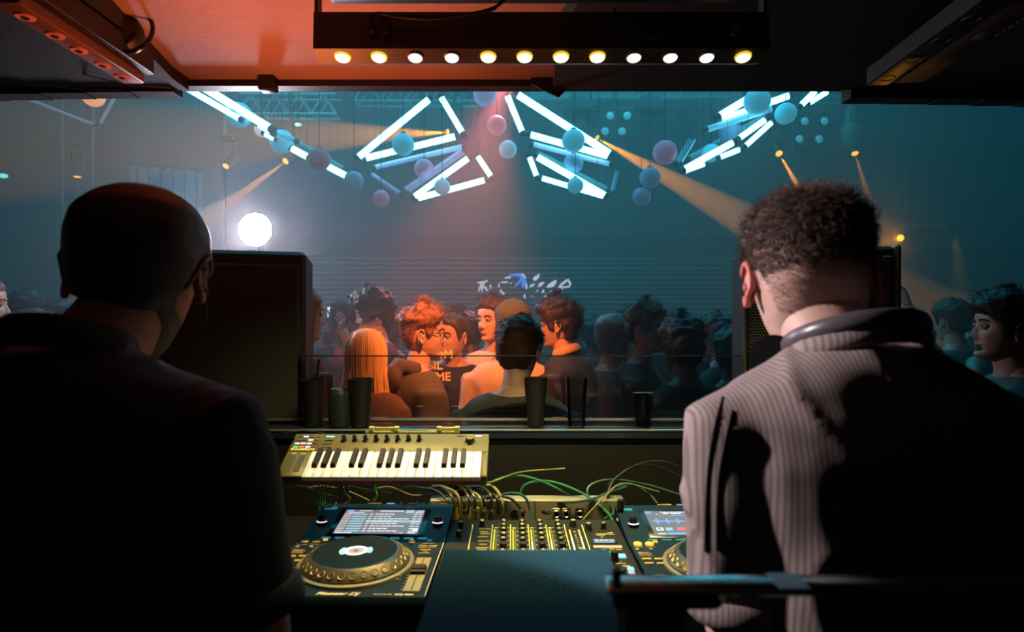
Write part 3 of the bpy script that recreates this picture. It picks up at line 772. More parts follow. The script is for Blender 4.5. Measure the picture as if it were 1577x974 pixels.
b = M(); b.tube([(-1.3, 1.97, 1.156), (1.3, 1.97, 1.156)], .007, 8); b.build('glass_channel', mat('channel', (.3, .34, .42), .25, .7), t)
# glass screen
gl = thing('glass_screen', (0, 1.985, 1.16), 'low clear glass screen standing along the front ledge of the booth', 'screen')
GLS = glass_mat('booth_glass', (.93, .96, .97))
b = M(); b.box((0, 2.0, 1.262), (2.55, .008, .205)); b.build('pane', GLS, gl, False)
b = M(); b.tube([(-1.275, 2.0, 1.366), (1.275, 2.0, 1.366)], .0022, 6); b.build('top_edge', mat('glass_edge', (.02, .03, .03), .3), gl)
for px, py, w in ((487, 586, 14), (648, 626, 12), (702, 626, 14), (990, 605, 30)):
    q = P(px, py, 1.99); b = M(); b.box(q, (w * 1.99 / F, .003, .0012)); b.build('scratch', mat('scratch', (.45, .4, .25), .5), gl)

# monitors left and right
GRILLE = bpy.data.materials.new('grille'); GRILLE.use_nodes = True
nt = GRILLE.node_tree; bs = nt.nodes['Principled BSDF']; tc = nt.nodes.new('ShaderNodeTexCoord'); mp = nt.nodes.new('ShaderNodeMapping')
mp.inputs['Scale'].default_value = (1, 1, 1); vo = nt.nodes.new('ShaderNodeTexVoronoi'); vo.inputs['Scale'].default_value = 105; vo.inputs['Randomness'].default_value = 0.0
vo.feature = 'F1'
# hexagonal layout: shear the lattice by half a cell
sp_ = nt.nodes.new('ShaderNodeSeparateXYZ'); cbn = nt.nodes.new('ShaderNodeCombineXYZ'); ad = nt.nodes.new('ShaderNodeMath'); ad.operation = 'MULTIPLY_ADD'; ad.inputs[1].default_value = .5
nt.links.new(tc.outputs['Object'], sp_.inputs[0]); nt.links.new(sp_.outputs[2], ad.inputs[0]); nt.links.new(sp_.outputs[0], ad.inputs[2])
nt.links.new(ad.outputs[0], cbn.inputs[0]); nt.links.new(sp_.outputs[2], cbn.inputs[1])
nt.links.new(cbn.outputs[0], vo.inputs['Vector']); cr = nt.nodes.new('ShaderNodeValToRGB')
cr.color_ramp.elements[0].position = .40; cr.color_ramp.elements[0].color = (.008, .009, .009, 1); cr.color_ramp.elements[1].position = .50; cr.color_ramp.elements[1].color = (.30, .31, .32, 1)
nt.links.new(vo.outputs['Distance'], cr.inputs[0]); nt.links.new(cr.outputs[0], bs.inputs['Base Color']); bs.inputs['Roughness'].default_value = .45; bs.inputs['Metallic'].default_value = .3
CARP = mat('speaker_cloth', (.045, .05, .05), .85, bump=.5, bscale=350)
def monitor(px0, px1, pyt, label, cloth, yaw, d=1.92):
    k = d / F; x0 = (px0 - 788.5) * k; x1 = (px1 - 788.5) * k; zt = CZ - (pyt - 487) * k; zb = 1.15
    cx = (x0 + x1) / 2; w = (x1 - x0) / math.cos(yaw) * 1.005; dp = .36
    T = Matrix.Translation((cx, d, 0)) @ Matrix.Rotation(yaw, 4, 'Z')
    t = thing('monitor_speaker', (cx, d + .19, zb - .05), label, 'speaker', 'booth monitors')
    b = M(T); b.box((0, dp / 2 + .012, (zt + zb - .06) / 2), (w, dp, zt - zb + .06), .012); b.build('cabinet', mat('cab_black', (.03, .033, .034), .55, bump=.4, bscale=260), t)
    b = M(T); b.box((0, .004, (zt + zb) / 2 - .02), (w - .04, .02, zt - zb - .05), .006); b.build('grille', CARP if cloth else GRILLE, t)
    if not cloth:
        for sx in (-1, 1):
            b = M(T); b.box((sx * (w / 2 - .006), -.004, (zt + zb) / 2), (.014, .03, zt - zb), .005); b.build('frame_edge', mat('spk_edge', (.10, .10, .11), .35), t)
        b = M(T); b.box((w / 2 - .035, -.012, zt - .045), (.03, .01, .02), .002); b.build('badge', GREYM, t)
    return t
monitor(222, 459, 384, 'tall black booth speaker right of the capped dj, below the dazzling lamp', True, 0.26, 1.94)
monitor(1155, 1366, 381, 'black booth speaker with perforated metal grille behind the curly haired dj', False, -0.26, 1.94)
# stands that carry the monitors
for sx, lab in ((-.907, 'black speaker stand under the left booth speaker'), (.995, 'black speaker stand under the right booth speaker')):
    t = thing('speaker_stand', (sx, 2.14, FZ), lab, 'stand')
    b = M(); b.box((sx, 2.10, 1.083), (.40, .10, .03), .004); b.build('top_plate', BLACK, t)
    b = M(); b.cyl((sx, 2.12, -.22), (sx, 2.12, 1.068), .03, n=14); b.build('pole', BLACK, t)
    b = M(); b.box((sx, 2.22, FZ + .015), (.4, .3, .03), .004); b.build('base_plate', BLACK, t)

# drinks on the ledge
LZ = 1.1485
PLB = mat('cup_black', (.012, .013, .014), .35)
def cup(px, label, h, r0, r1, m, d=1.9, straw=False, liquid=None, cat='cup', name='pint_cup'):
    x = (px - 788.5) * d / F; t = thing(name, (x, d, LZ), label, cat, 'cups on the booth ledge')
    b = M(); b.lathe((x, d, LZ), [(r0 * .9, 0), (r0, .003), (r0 * 1.03, h * .25), (r1 * .93, h * .72), (r1 * .965, h * .80), (r1, h - .003), (r1 * 1.03, h), (r1 * .97, h), (r1 * .93, h * .78), (r0 * .9, .006)], 32)
    b.build('body', m, t)
    if straw:
        b = M(); b.tube([(x - .01, d, LZ + .02), (x + .018, d, LZ + h + .065)], .0035, 8); b.build('straw', BLACKG, t)
    return t
cup(483, 'black pint cup with a straw half hidden against the left speaker', .15, .028, .040, PLB, straw=True)
cup(555, 'tall black pint cup right of the drinks can', .155, .028, .0395, PLB, 1.87)
cup(825, 'tall black pint cup standing alone in the middle of the ledge', .155, .026, .037, PLB, 1.9)
cup(888, 'empty clear plastic pint cup on the ledge right of the black one', .155, .027, .034, glass_mat('clear_cup', (.80, .84, .82), rough=.15))
cup(990, 'small dark clear cup in the reflection beside the right end of the ledge', .10, .024, .033, glass_mat('smoky_cup', (.45, .5, .52), rough=.2))
x = (523 - 788.5) * 1.86 / F; t = thing('drinks_can', (x, 1.86, LZ), 'dark metal drinks can with a silver rim between the two left cups', 'can')
CANB = mat('can_blue', (.05, .08, .09), .3, .7)
b = M(); b.lathe((x, 1.86, LZ), [(.022, 0), (.026, .002), (.0325, .01), (.0332, .014), (.0332, .108), (.0325, .112), (.027, .121), (.0265, .124), (.024, .120), (.0, .120)], 32); b.build('body', CANB, t)
b = M(); b.lathe((x, 1.86, LZ + .1205), [(.024, 0), (.027, .001), (.0275, .003), (.0262, .0042), (.0248, .003), (.0245, .0)], 32); b.build('rim', STEEL, t)
b = M(); b.box((x, 1.85, LZ + .1225), (.012, .02, .0015), .0005); b.build('pull_tab', STEEL, t)

# rack unit with connectors behind the mixer
t = thing('connector_panel', P(815, 800, 1.56), 'long olive lit rack unit with sockets behind the mixer', 'audio rack')
PAN = mat('panel_olive', (.33, .32, .22), .45, .3, var=.15, vscale=30)
xp0 = P(662, 0, 1.56).x; xp1 = P(962, 0, 1.56).x; zp1 = P(0, 771, 1.56).z; zp0 = zp1 - .06
b = M(); b.box(((xp0 + xp1) / 2, 1.5825, (zp0 + zp1) / 2), (xp1 - xp0, .045, .06), .002); b.build('body', PAN, t)
for px in (742, 776, 824):
    b = M(); b.box((P(px, 0, 1.56).x, 1.5592, (zp0 + zp1) / 2), (.0012, .002, .058)); b.build('seam', BLACK, t)
b = M(); q = P(793, 793, 1.556); b.cyl(q + Vector((0, .004, 0)), q - Vector((0, .001, 0)), .012, n=24); b.build('round_hole', mat('hole', (.002, .002, .002), 1), t)
for px in (857, 872, 893):
    q = P(px, 792, 1.553)
    b = M(); b.box(q + Vector((0, .003, .002)), (.022, .006, .026), .002); b.build('socket_plate', mat('socket_plate', (.45, .42, .2), .4, .5), t)
    b = M(); b.tube([q + Vector((.0085 * math.cos(w), -.002, .0085 * math.sin(w))) for w in [i * math.pi / 8 for i in range(17)]], .0016, 6); b.build('socket_ring', STEEL, t)
    b = M(); b.cyl(q + Vector((0, .001, 0)), q - Vector((0, .0015, 0)), .006, n=14); b.build('socket', BLACK, t)
for px in (680, 704, 722, 735, 748, 760):
    q = P(px, 792, 1.553); b = M(); b.box(q + Vector((0, .003, 0)), (.010, .006, .034), .002); b.build('jack_strip', mat('jack_yellow', (.6, .52, .12), .4), t)
for px in (690, 715, 731, 745, 758, 838, 806):
    q = P(px, 788, 1.55); e = q + Vector((.012 * random.uniform(-1, 1), -.05, .012)); b = M(); b.cyl(q, e, .0075, .006, 10); b.build('plug', RUBBER, t)
# ------------------------------------------------------------------ keyboard
KM = mat('keyboard_case', (.105, .09, .02), .5, bump=.05, bscale=200)
KEYW = mat('key_white', (.82, .80, 1.0), .35); KEYB = mat('key_black', (.015, .015, .014), .3)
GOLDP = mat('gold_print', (.75, .55, .18), .5); YELP = mat('yellow_print', (.8, .75, .15), .5)
t = thing('midi_keyboard', (-.295, 1.40, 1.10), 'small olive lit music keyboard with thirty two keys and a row of knobs', 'keyboard')
kf = Vector((-.534, 1.345, 1.1385)); kb = Vector((-.534, 1.475, 1.2085))
T = frame(kf, (1, 0, 0), kb - kf); W_ = .477; H_ = (kb - kf).length
def kbx(u0, u1, v0, v1, z0, z1, m, name, bev=0.0, par=t, **k):
    b = M(T); b.box(((u0 + u1) / 2, (v0 + v1) / 2, (z0 + z1) / 2), (u1 - u0, v1 - v0, z1 - z0), bev); return b.build(name, m, par, False if bev == 0 else True, **k)
kbx(0, W_, 0, H_, -.030, -.0045, KM, 'case', .003)
kbx(0, W_, H_ * .56, H_, -.006, 0, KM, 'top_panel', .0015)
kbx(0, .058, 0, H_ * .56, -.006, 0, KM, 'left_cheek', .0015)
kbx(W_ - .0135, W_, 0, H_ * .56, -.006, 0, KM, 'right_cheek', .0015)
kbx(.058, W_ - .0135, -.001, .003, -.02, -.003, mat('key_felt', (.35, .04, .03), .9), 'felt_strip')
k0, k1 = .059, W_ - .0145; kw = (k1 - k0) / 19
kmesh = None
for i in range(19):
    if kmesh is None:
        kmesh = kbx(k0 + .0004, k0 + kw - .0004, -.004, H_ * .555, -.012, .0015, KEYW, 'white_key', .0012)
        ux = Vector((1, 0, 0))
    else:
        o = kmesh.copy(); o.location = ux * kw * i; COL.objects.link(o)
bm_ = None
for i in (0, 1, 2, 4, 5, 7, 8, 9, 11, 12, 14, 15, 16):      # after white key i
    x = k0 + kw * (i + 1)
    if bm_ is None:
        b = M(T); b.loft([[(x - .0062, H_ * .17, .0015), (x + .0062, H_ * .17, .0015), (x + .0062, H_ * .555, .0015), (x - .0062, H_ * .555, .0015)],
                          [(x - .005, H_ * .20, .0115), (x + .005, H_ * .20, .0115), (x + .005, H_ * .555, .0115), (x - .005, H_ * .555, .0115)]])
        bm_ = b.build('black_key', KEYB, t); bx0 = x
    else:
        o = bm_.copy(); o.location = ux * (x - bx0); COL.objects.link(o)
for i in range(8):
    x = .125 + i * .0262 + 0
    x = (x)
    b = M(T); b.lathe((x, H_ * .83, 0), [(.0072, 0), (.0072, .0015), (.0052, .002), (.0046, .014), (.0040, .0155)], 20); b.build('knob', BLACKG, t)
b = M(T); b.lathe((W_ - .045, H_ * .80, 0), [(.0125, 0), (.0125, .0015), (.0102, .002), (.0098, .011), (.0088, .013)], 28); o = b.build('main_dial', BLACKG, t)
b = M(T); b.lathe((W_ - .045, H_ * .80, .0131), [(.0086, 0), (.0082, .0008)], 28); b.build('dial_cap', KM, o)
b = M(T); 
led = {'g': glow('btn_green', (.1, .9, .15), .9), 'r': glow('btn_red', (1, .25, .1), .8), 'w': glow('btn_white', (.9, .85, 1), .9), 'c': glow('btn_cyan', (.3, .8, .8), .8), 'o': mat('btn_dark', (.1, .09, .05), .4)}
for r, row in enumerate(('ow.o', 'o.wo', 'wwwo', 'grwo')):
    for c_, ch in enumerate(row):
        if ch == '.': ch = 'o'
        kbx(.009 + c_ * .0145 + 0, .009 + c_ * .0145 + .011, H_ * (.93 - r * .085) - .0035, H_ * (.93 - r * .085), 0, .0018, led[ch], 'button')
for r in range(4):
    for c_ in range(2 if r == 3 else 1):
        kbx(.078 + c_ * .012, .078 + c_ * .012 + (.02 if r < 3 else .009), H_ * (.93 - r * .085) - .0035, H_ * (.93 - r * .085), 0, .0018, led['c'] if r == 0 else led['o'], 'button')
for c_ in range(3):
    kbx(W_ - .078 + c_ * .022, W_ - .078 + c_ * .022 + .017, H_ * .93, H_ * .93 + .003, 0, .0015, led['w'] if c_ == 2 else led['o'], 'button')
text_part('maker_word', 'KOMPLETE', .0085, T @ Matrix.Translation((.0145, H_ * .59, .0003)), mat('word_yellow', (.9, .85, .2), .5, emit=(.9, .8, .1), es=.25), t, .2, bold=.0002, xs=1.15)
b = M(T); b.cyl((.0095, H_ * .59 + .003, .0003), (.0095, H_ * .59 + .003, .0012), .0032, n=14); b.build('maker_emblem', mat('word_yellow', (1, 1, 1)), t)
for c_ in range(2):
    kbx(.012 + c_ * .022, .026 + c_ * .022, H_ * .1, H_ * .46, 0, .0006, mat('strip_dark', (.07, .065, .035), .35), 'touch_strip')
    kbx(.012 + c_ * .022, .024 + c_ * .022, H_ * .50, H_ * .515, 0, .001, mat('print_pale', (.6, .55, .4), .5), 'strip_label')
# its stand
t = thing('keyboard_stand', (-.295, 1.60, .885), 'black stand with yellow lit clips carrying the keyboard behind the left deck', 'stand')
YB_ = mat('bracket_yellow_lit', (.55, .52, .16), .45)  # yellow lamp light put into the colour of the metal clips
for sx in (-.45, -.14):
    b = M(); b.box((sx, 1.60, 1.0), (.025, .012, .228)); b.build('upright', BLACK, t)
    b = M(); b.box((sx, 1.60, .888), (.04, .12, .006)); b.build('foot', BLACK, t)
    b = M(); a = T @ Vector((sx + .534, .02, -.0345)); c = T @ Vector((sx + .534, H_ + .0, -.0345)); obox(b, a, c, .02, .006); obox(b, c - Vector((0, 0, .006)), Vector((sx, 1.60, 1.112)), .02, .006); b.build('support_arm', BLACK, t)
b = M(); z = kb.z; b.box((-.255, 1.494, z + .0005), (.225, .006, .005)); b.build('rear_bar', YB_, t)
for i, x in enumerate((-.362, -.300, -.193, -.148)):
    b = M(); b.box((x + .01, 1.497, z + .006), (.012, .012, .016), .001); b.build('clip', YB_, t)
for x in (-.322, -.16): 
    b = M(); b.box((x, 1.500, z + .008), (.055, .004, .007), .001); b.build('clip_bridge', YB_, t)
for x in (-.42, -.235):
    b = M(); q = Vector((x, 1.36, 1.075)); b.tube([q + Vector((.018 * math.cos(w), 0, .012 * math.sin(w))) for w in [math.pi + i * math.pi / 10 for i in range(11)]], .0022, 6); b.build('wire_hook', STEEL, t)

# ------------------------------------------------------------------ decks
DZ = .993
DB = mat('deck_blue_black', (.005, .016, .022), .5, spec=.2, bump=.05, bscale=300)
PRT = mat('deck_print', (.75, .48, .12), .5, emit=(.9, .5, .1), es=.05)
TEAL = glow('deck_teal', (.05, .45, .55), .35)
ORN = glow('deck_orange', (1, .55, .05), .9)
GOLDR = mat('jog_gold', (.42, .33, .16), .35, .6)
SCR = mat('screen_base', (.02, .02, .02), .2, emit=(.28, .22, .21), es=.75)
SW = mat('screen_white', (.1, .1, .1), .2, emit=(.95, .92, .98), es=.9)
SBL = mat('screen_blue', (.02, .02, .1), .2, emit=(.25, .5, .95), es=.9)
SCY = mat('screen_cyan', (.02, .1, .1), .2, emit=(.45, .72, .85), es=.8)
SRD = mat('screen_red', (.1, .02, .02), .2, emit=(.9, .18, .12), es=.9)
SYL = mat('screen_yellow', (.1, .1, .02), .2, emit=(1, .65, .15), es=.9)
def deck(cx, yf, right, label, yaw):
    t = thing('dj_deck', (cx, yf + .22, .885), label, 'deck', 'dj decks')
    T = Matrix.Translation((cx, yf, DZ)) @ Matrix.Rotation(yaw, 4, 'Z')
    def bx(u0, u1, v0, v1, z0, z1, m, name, bev=0.0, par=t):
        b = M(T); b.box(((u0 + u1) / 2, (v0 + v1) / 2, (z0 + z1) / 2), (u1 - u0, v1 - v0, z1 - z0), bev); return b.build(name, m, par, bev > 0)
    b = M(T); w = .1645
    prof = [(0, -.098), (0, -.012), (.008, -.001), (.285, 0), (.30, .002), (.448, .028), (.453, .024), (.453, -.06), (.43, -.098)]
    vs = [(-w, y, z) for y, z in prof] + [(w, y, z) for y, z in prof]; n = len(prof)
    b.add(vs, [tuple(range(n)), tuple(range(2 * n - 1, n - 1, -1))] + [(i, i + n, (i + 1) % n + n, (i + 1) % n) for i in range(n)])
    b.build('body', DB, t)
    b = M(T)
    for sx in (-1, 1):
        for v in (.03, .40): b.cyl((sx * .13, v, -.108), (sx * .13, v, -.098), .018, n=16)
    b.build('feet', RUBBER, t)
    bx(w - .0016, w + .0004, .01, .30, -.001, .0008, mat('edge_line', (.5, .5, .45), .4), 'edge_line')
    # jog
    jx, jy = 0.0, .150
    b = M(T); b.lathe((jx, jy, 0), [(.118, 0), (.117, .004), (.110, .0055), (.1085, .004)], 72); b.build('jog_rim', GOLDR, t)
    b = M(T); b.lathe((jx, jy, 0), [(.108, .003), (.108, .008), (.100, .017), (.0885, .0240), (.0875, .0248), (.0855, .0252)], 72); jw = b.build('jog_wheel', mat('jog_side', (.13, .11, .06), .38, .5), t)
    dm = None
    for i in range(30):
        a = 2 * math.pi * (i + .5) / 30
        c = Vector((jx + .0995 * math.cos(a), jy + .0995 * math.sin(a), .0165)); nn = Vector((math.cos(a) * .62, math.sin(a) * .62, .78)).normalized()
        b = M(T @ frame(c, (-math.sin(a), math.cos(a), 0), nn.cross(Vector((-math.sin(a), math.cos(a), 0)))))
        b.lathe((0, 0, -.0015), [(.0078, 0), (.0078, .0022), (.0068, .003), (.0040, .0012), (.0, .0004)], 14); b.build('dimple', GOLDR, jw)
    b = M(T); b.lathe((jx, jy, .0247), [(.0868, 0), (.0862, .0010), (.0838, .0011)], 72); b.build('jog_edge_ring', mat('jog_chrome', (.65, .5, .6), .2, 1), jw)
    b = M(T); b.lathe((jx, jy, .0256), [(.0836, 0), (.0835, .0005), (.0, .0007)], 64); b.build('jog_plate', mat('jog_plate', (.010, .018, .021), .4, spec=.08), jw)
    b = M(T); b.lathe((jx, jy, .0267), [(.0235, 0), (.0235, .0005), (.0178, .0005), (.0178, 0)], 48); b.build('display_ring', glow('jog_white', (1, .93, .93), 1.2), jw)
    b = M(T); b.lathe((jx, jy, .0264), [(.0165, 0), (.0165, .0004), (.0, .0004)], 40); b.build('display_disc', mat('jog_disc', (.3, .28, .3), .4, emit=(.4, .36, .4), es=.6), jw)
    b = M(T); b.lathe((jx, jy, .0269), [(.006, 0), (.0055, .0003), (.0, .0003)], 24); b.build('display_hub', mat('jog_hub', (.1, .08, .1), .4, emit=(.15, .12, .15), es=.6), jw)
    for a0, a1 in ((150, 225), (-22, 40)):
        b = M(T); pts = []
        A = [math.radians(a0 + (a1 - a0) * i / 10) for i in range(11)]
        pts = [(jx + .034 * math.cos(a), jy + .031 * math.sin(a)) for a in A] + [(jx + .0245 * math.cos(a), jy + .0245 * math.sin(a)) for a in reversed(A)]
        b.T = T @ Matrix.Translation((0, 0, .0265)); b.poly(pts, .0004); b.build('display_arc', glow('jog_cyan', (.35, .75, .9), .8), jw)
    # screen
    Ts = T @ Matrix.Translation((0, .302, .004)) @ Matrix.Rotation(math.radians(9.5), 4, 'X')
    def sx_(u0, u1, v0, v1, m, name, z=.0012, par=None):
        b = M(Ts); b.box(((u0 + u1) / 2, (v0 + v1) / 2, z), (u1 - u0, v1 - v0, .0004)); return b.build(name, m, par, False)
    b = M(Ts); b.box((0, .058, -.0005), (.225, .128, .002), .001); b.build('screen_bezel', BLACKG, t)
    sc = sx_(-.098, .098, .002, .114, SCR, 'screen', .0008, t)
    if not right:
        sx_(-.094, -.078, .104, .113, SBL, 'screen_logo', par=sc)
        sx_(-.064, -.032, .107, .110, SW, 'screen_text', par=sc); sx_(-.012, .046, .106, .110, SW, 'screen_text', par=sc)
        sx_(.052, .072, .098, .113, SCY, 'screen_tab', par=sc); sx_(.078, .096, .107, .110, SW, 'screen_text', par=sc); sx_(.076, .096, .099, .102, SW, 'screen_text', par=sc)
        sx_(-.09, -.05, .099, .1015, SW, 'screen_text', par=sc)
        rr = random.Random(3)
        for i in range(8):
            v = .0915 - i * .0113
            sx_(-.096, -.078, v - .003, v + .004, mat('screen_mid', (.1, .1, .1), .2, emit=(.62, .58, .6), es=.8), 'screen_thumb', par=sc)
            sx_(-.075, -.040, v - .0025, v + .0025, SCY, 'screen_wave', par=sc)
            if i == 3: sx_(-.036, .097, v - .0045, v + .0045, SCY, 'screen_bar', par=sc)
            sx_(-.034, -.026, v - .0014, v + .0018, SW, 'screen_text', .0016, sc)
            u = -.021; e = rr.uniform(.015, .062)
            while u < e:
                l = rr.uniform(.006, .014); sx_(u, u + l, v - .0015, v + .002, SW, 'screen_text', .0016, sc); u += l + .002
            sx_(.074, .084, v - .0014, v + .0018, SW, 'screen_text', .0016, sc); sx_(.087, .094, v - .0014, v + .0018, SW, 'screen_text', .0016, sc)
        sx_(.083, .096, .010, .026, mat('screen_pale', (.1, .1, .1), .2, emit=(.85, .95, .8), es=.9), 'screen_button', .0017, sc)
        sx_(.044, .054, .003, .0075, SRD, 'screen_mark', .0016, sc); sx_(.056, .063, .003, .0075, SYL, 'screen_mark', .0016, sc)
        sx_(-.094, -.055, .003, .006, SW, 'screen_text', .0016, sc); sx_(.074, .092, .003, .007, SW, 'screen_text', .0016, sc)
    else:
        sx_(-.097, -.082, .102, .113, SBL, 'screen_logo', par=sc)
        sx_(-.060, .02, .107, .110, SW, 'screen_text', par=sc); sx_(-.054, -.04, .101, .104, SW, 'screen_text', par=sc); sx_(-.036, -.01, .101, .104, SW, 'screen_text', par=sc)
        sx_(-.072, -.067, .097, .101, SYL, 'screen_mark', par=sc); sx_(-.062, -.045, .0975, .0995, SRD, 'screen_text', par=sc)
        b = M(Ts)
        for i in range(40):
            u = -.036 + i * .0024; h = .001 + .0014 * abs(math.sin(i * 1.7)); b.box((u, .093, .0014), (.0018, h * 2, .0004))
        b.build('overview_wave', SBL, sc, False, kind='stuff')
        b = M(Ts)
        for i in range(120):
            u = -.09 + i * .00112; ph = (i % 22) / 22; h = .0012 + .011 * max(0, 1 - abs(ph - .5) * 5) + .003 * abs(math.sin(i * 2.3)) * (1 if ph > .5 else .4)
            b.box((u, .065, .0014), (.0009, h * 2, .0004))
        b.build('wave_display', SBL, sc, False, kind='stuff')
        sx_(-.001, .001, .05, .098, SW, 'play_cursor', .0017, sc)
        b = M(Ts); b.box((.002, .0, 0), (.0001, .0001, .0001))
        for i, u in enumerate((-.088, -.066)): sx_(u, u + .016, .022, .035, SW if i == 0 else SCY, 'screen_tile', .0015, sc)
        sx_(-.085, -.077, .026, .031, SCR, 'screen_glyph', .0018, sc)
        sx_(-.040, -.016, .022, .036, SRD, 'screen_tile', .0015, sc)
        text_part('screen_digits', '01:07', .021, Ts @ Matrix.Translation((-.006, .021, .0014)), SW, sc, bold=.0006)
        sx_(-.066, .09, .004, .013, SBL, 'progress_bar', .0015, sc); sx_(-.09, -.07, .006, .010, SW, 'screen_text', .0015, sc)
    # hot cue row, led marks
    for i in range(8): bx(-.118 + i * .0315, -.118 + i * .0315 + .0205, .284, .2885, -.0005, .003, TEAL, 'cue_pad')
    bx(-.155, -.125, .418, .428, .02, .0265, TEAL, 'usb_lamp')
    bx(-.055, -.02, .449, .452, .027, .0295, GOLDP, 'rear_mark'); bx(-.006, .014, .449, .452, .027, .0295, SBL, 'rear_mark'); bx(.05, .09, .449, .452, .027, .0295, SW if right else STEEL, 'rear_mark'); bx(.13, .15, .449, .452, .027, .0295, GOLDP, 'rear_mark')
    for sx, v in ((.138, .352), (-.138, .352)):
        b = M(T); b.lathe((sx, v, .012), [(.0125, 0), (.0125, .004), (.0095, .005), (.009, .016), (.008, .0175)], 24); kn = b.build('browse_knob', BLACKG, t)
        b = M(T); A = [math.radians(200 + i * 14) for i in range(11)]; b.tube([(sx + .0125 * math.cos(a), v + .0125 * math.sin(a), .0175) for a in A], .0014, 6); b.build('knob_glow', glow('knob_white', (.9, .85, 1), 1.0), kn)
    # left side: play, cue, loop
    for v, m in ((.035, mat('btn_ring', (.35, .3, .1), .3, .5)), (.085, mat('btn_ring', (.35, .3, .1)))):
        b = M(T); b.lathe((-.138, v, 0), [(.0175, 0), (.0175, .003), (.0155, .004), (.0155, .003), (.0, .003)], 28); b.build('play_button' if v < .05 else 'cue_button', m, t)
        b = M(T); A = [math.radians(i * 15) for i in range(25)]; b.tube([(-.138 + .0185 * math.cos(a), v + .0185 * math.sin(a), .002) for a in A], .0011, 6); b.build('button_ring', ORN, t)
    for i in range(2): 
        for j in range(2):
            bx(-.156 + i * .026, -.137 + i * .026, .155 + j * .022, .161 + j * .022, 0, .003, PRT, 'search_button')
    for i in range(2):
        b = M(T); b.lathe((-.147 + i * .026, .262, .0), [(.0095, 0), (.0095, .003), (.008, .0042), (.0, .0042)], 20); b.build('loop_button', ORN if right else mat('loop_dim', (.3, .2, .05), .4), t)
        bx(-.158 + i * .028, -.138 + i * .028, .247, .2485, 0, .001, PRT, 'button_print')
    for i in range(4):
        bx(-.156, -.128 - .004 * (i % 2), .200 + i * .0055, .2015 + i * .0055, 0, .001, PRT, 'button_print')
    for i in range(2): bx(-.157 + i * .03, -.150 + i * .03, .232, .236, 0, .002, mat('print_white', (.8, .8, .8), .5), 'button_print')
    bx(-.11, -.10, .272, .278, 0, .003, ORN, 'slip_lamp')
    # right side: tempo slider etc
    for i in range(2): bx(.112 + i * .022, .130 + i * .022, .245, .2475, 0, .001, PRT, 'button_print')
    bx(.112, .152, .236, .2385, 0, .001, PRT, 'button_print')
    bx(.118, .146, .252, .256, 0, .003, mat('btn_brown', (.25, .17, .07), .5), 'tempo_button')
    bx(.126, .136, .272, .276, 0, .003, TEAL, 'master_tempo_lamp')
    b = M(T); b.lathe((.094, .258, 0), [(.007, 0), (.007, .005), (.005, .006), (.005, .009), (.0, .009)], 16); b.build('small_knob', GOLDR, t)
    for i in range(3): bx(.118 + (i % 2) * .008, .142 - (i % 2) * .006, .204 + i * .009, .2065 + i * .009, 0, .0012, PRT, 'button_print')
    bx(.120, .150, .030, .182, -.0008, .0004, mat('slot_gold', (.34, .28, .16), .6, var=.3, vscale=90), 'tempo_plate')
    bx(.134, .136, .034, .178, .0004, .0010, BLACK, 'tempo_slot')
    b = M(T)
    for i in range(13): b.box((.1175, .036 + i * .0118, .0006), (.004, .0012, .0004))
    b.build('tempo_scale', PRT, t, False, kind='stuff')
    b = M(T); b.loft([[(.120, .098, .002), (.150, .098, .002), (.150, .128, .002), (.120, .128, .002)], [(.122, .104, .012), (.148, .104, .012), (.148, .122, .012), (.122, .122, .012)]]); sl = b.build('tempo_fader', BLACK, t)
    for v in (.1015, .1245): bx(.121, .149, v - .002, v + .002, .006, .0085, mat('fader_gold', (.6, .45, .2), .35, .4), 'fader_edge', par=sl)
    bx(.098, .104, .088, .094, 0, .002, PRT, 'jog_adjust'); bx(.097, .107, .078, .080, 0, .001, PRT, 'button_print')
    text_part('maker_word', 'Pioneer Dj', .0150, T @ Matrix.Translation((-.036, .012, .0004)), mat('print_gold', (1, .78, .38), .45, emit=(1, .7, .3), es=.06), t, .35, bold=.0006, xs=1.18)
    text_part('model_word', 'MULTI PLAYER', .0052, T @ Matrix.Translation((.070, .014, .0004)), mat('print_gold', (1, 1, 1)), t)
    text_part('model_word', 'CDJ-3000', .0085, T @ Matrix.Translation((.108, .013, .0004)), mat('print_gold', (1, 1, 1)), t, .2, bold=.0003)
    return t
deck(-.322, 1.070, False, 'left dj deck with its track list on the screen, black and gold jog wheel', -.02)
deck(.428, 1.060, True, 'right dj deck with blue waveform on the screen, partly hidden by the striped sleeve', .01)

# ------------------------------------------------------------------ mixer
t = thing('dj_mixer', (.053, 1.28, .885), 'black dj mixer with yellow lit channel strips between the two decks', 'mixer')
T = Matrix.Translation((.053, 1.065, DZ))
def mx(u0, u1, v0, v1, z0, z1, m, name, bev=0.0, par=t):
    b = M(T); b.box(((u0 + u1) / 2, (v0 + v1) / 2, (z0 + z1) / 2), (u1 - u0, v1 - v0, z1 - z0), bev); return b.build(name, m, par, bev > 0)
MB_ = mat('mixer_top', (.022, .022, .014), .5, spec=.25, bump=.05, bscale=200)
mx(-.2035, .2035, 0, .42, -.098, 0, MB_, 'body', .003)
for sx in (-.17, .17):
    for v in (.04, .38):
        b = M(T); b.cyl((sx, v, -.108), (sx, v, -.098), .016, n=14); b.build('foot', RUBBER, t)
YLN = mat('line_yellow', (.75, .68, .12), .5)
for x in (-.148, -.100, -.0564, -.014, .029, .073, .116):
    b = M(T); b.box((x, .20, .0005), (.0022, .36, .001)); b.build('divider_line', YLN, t, False)
CAPK = mat('knob_cap', (.55, .50, .25), .3, .5)
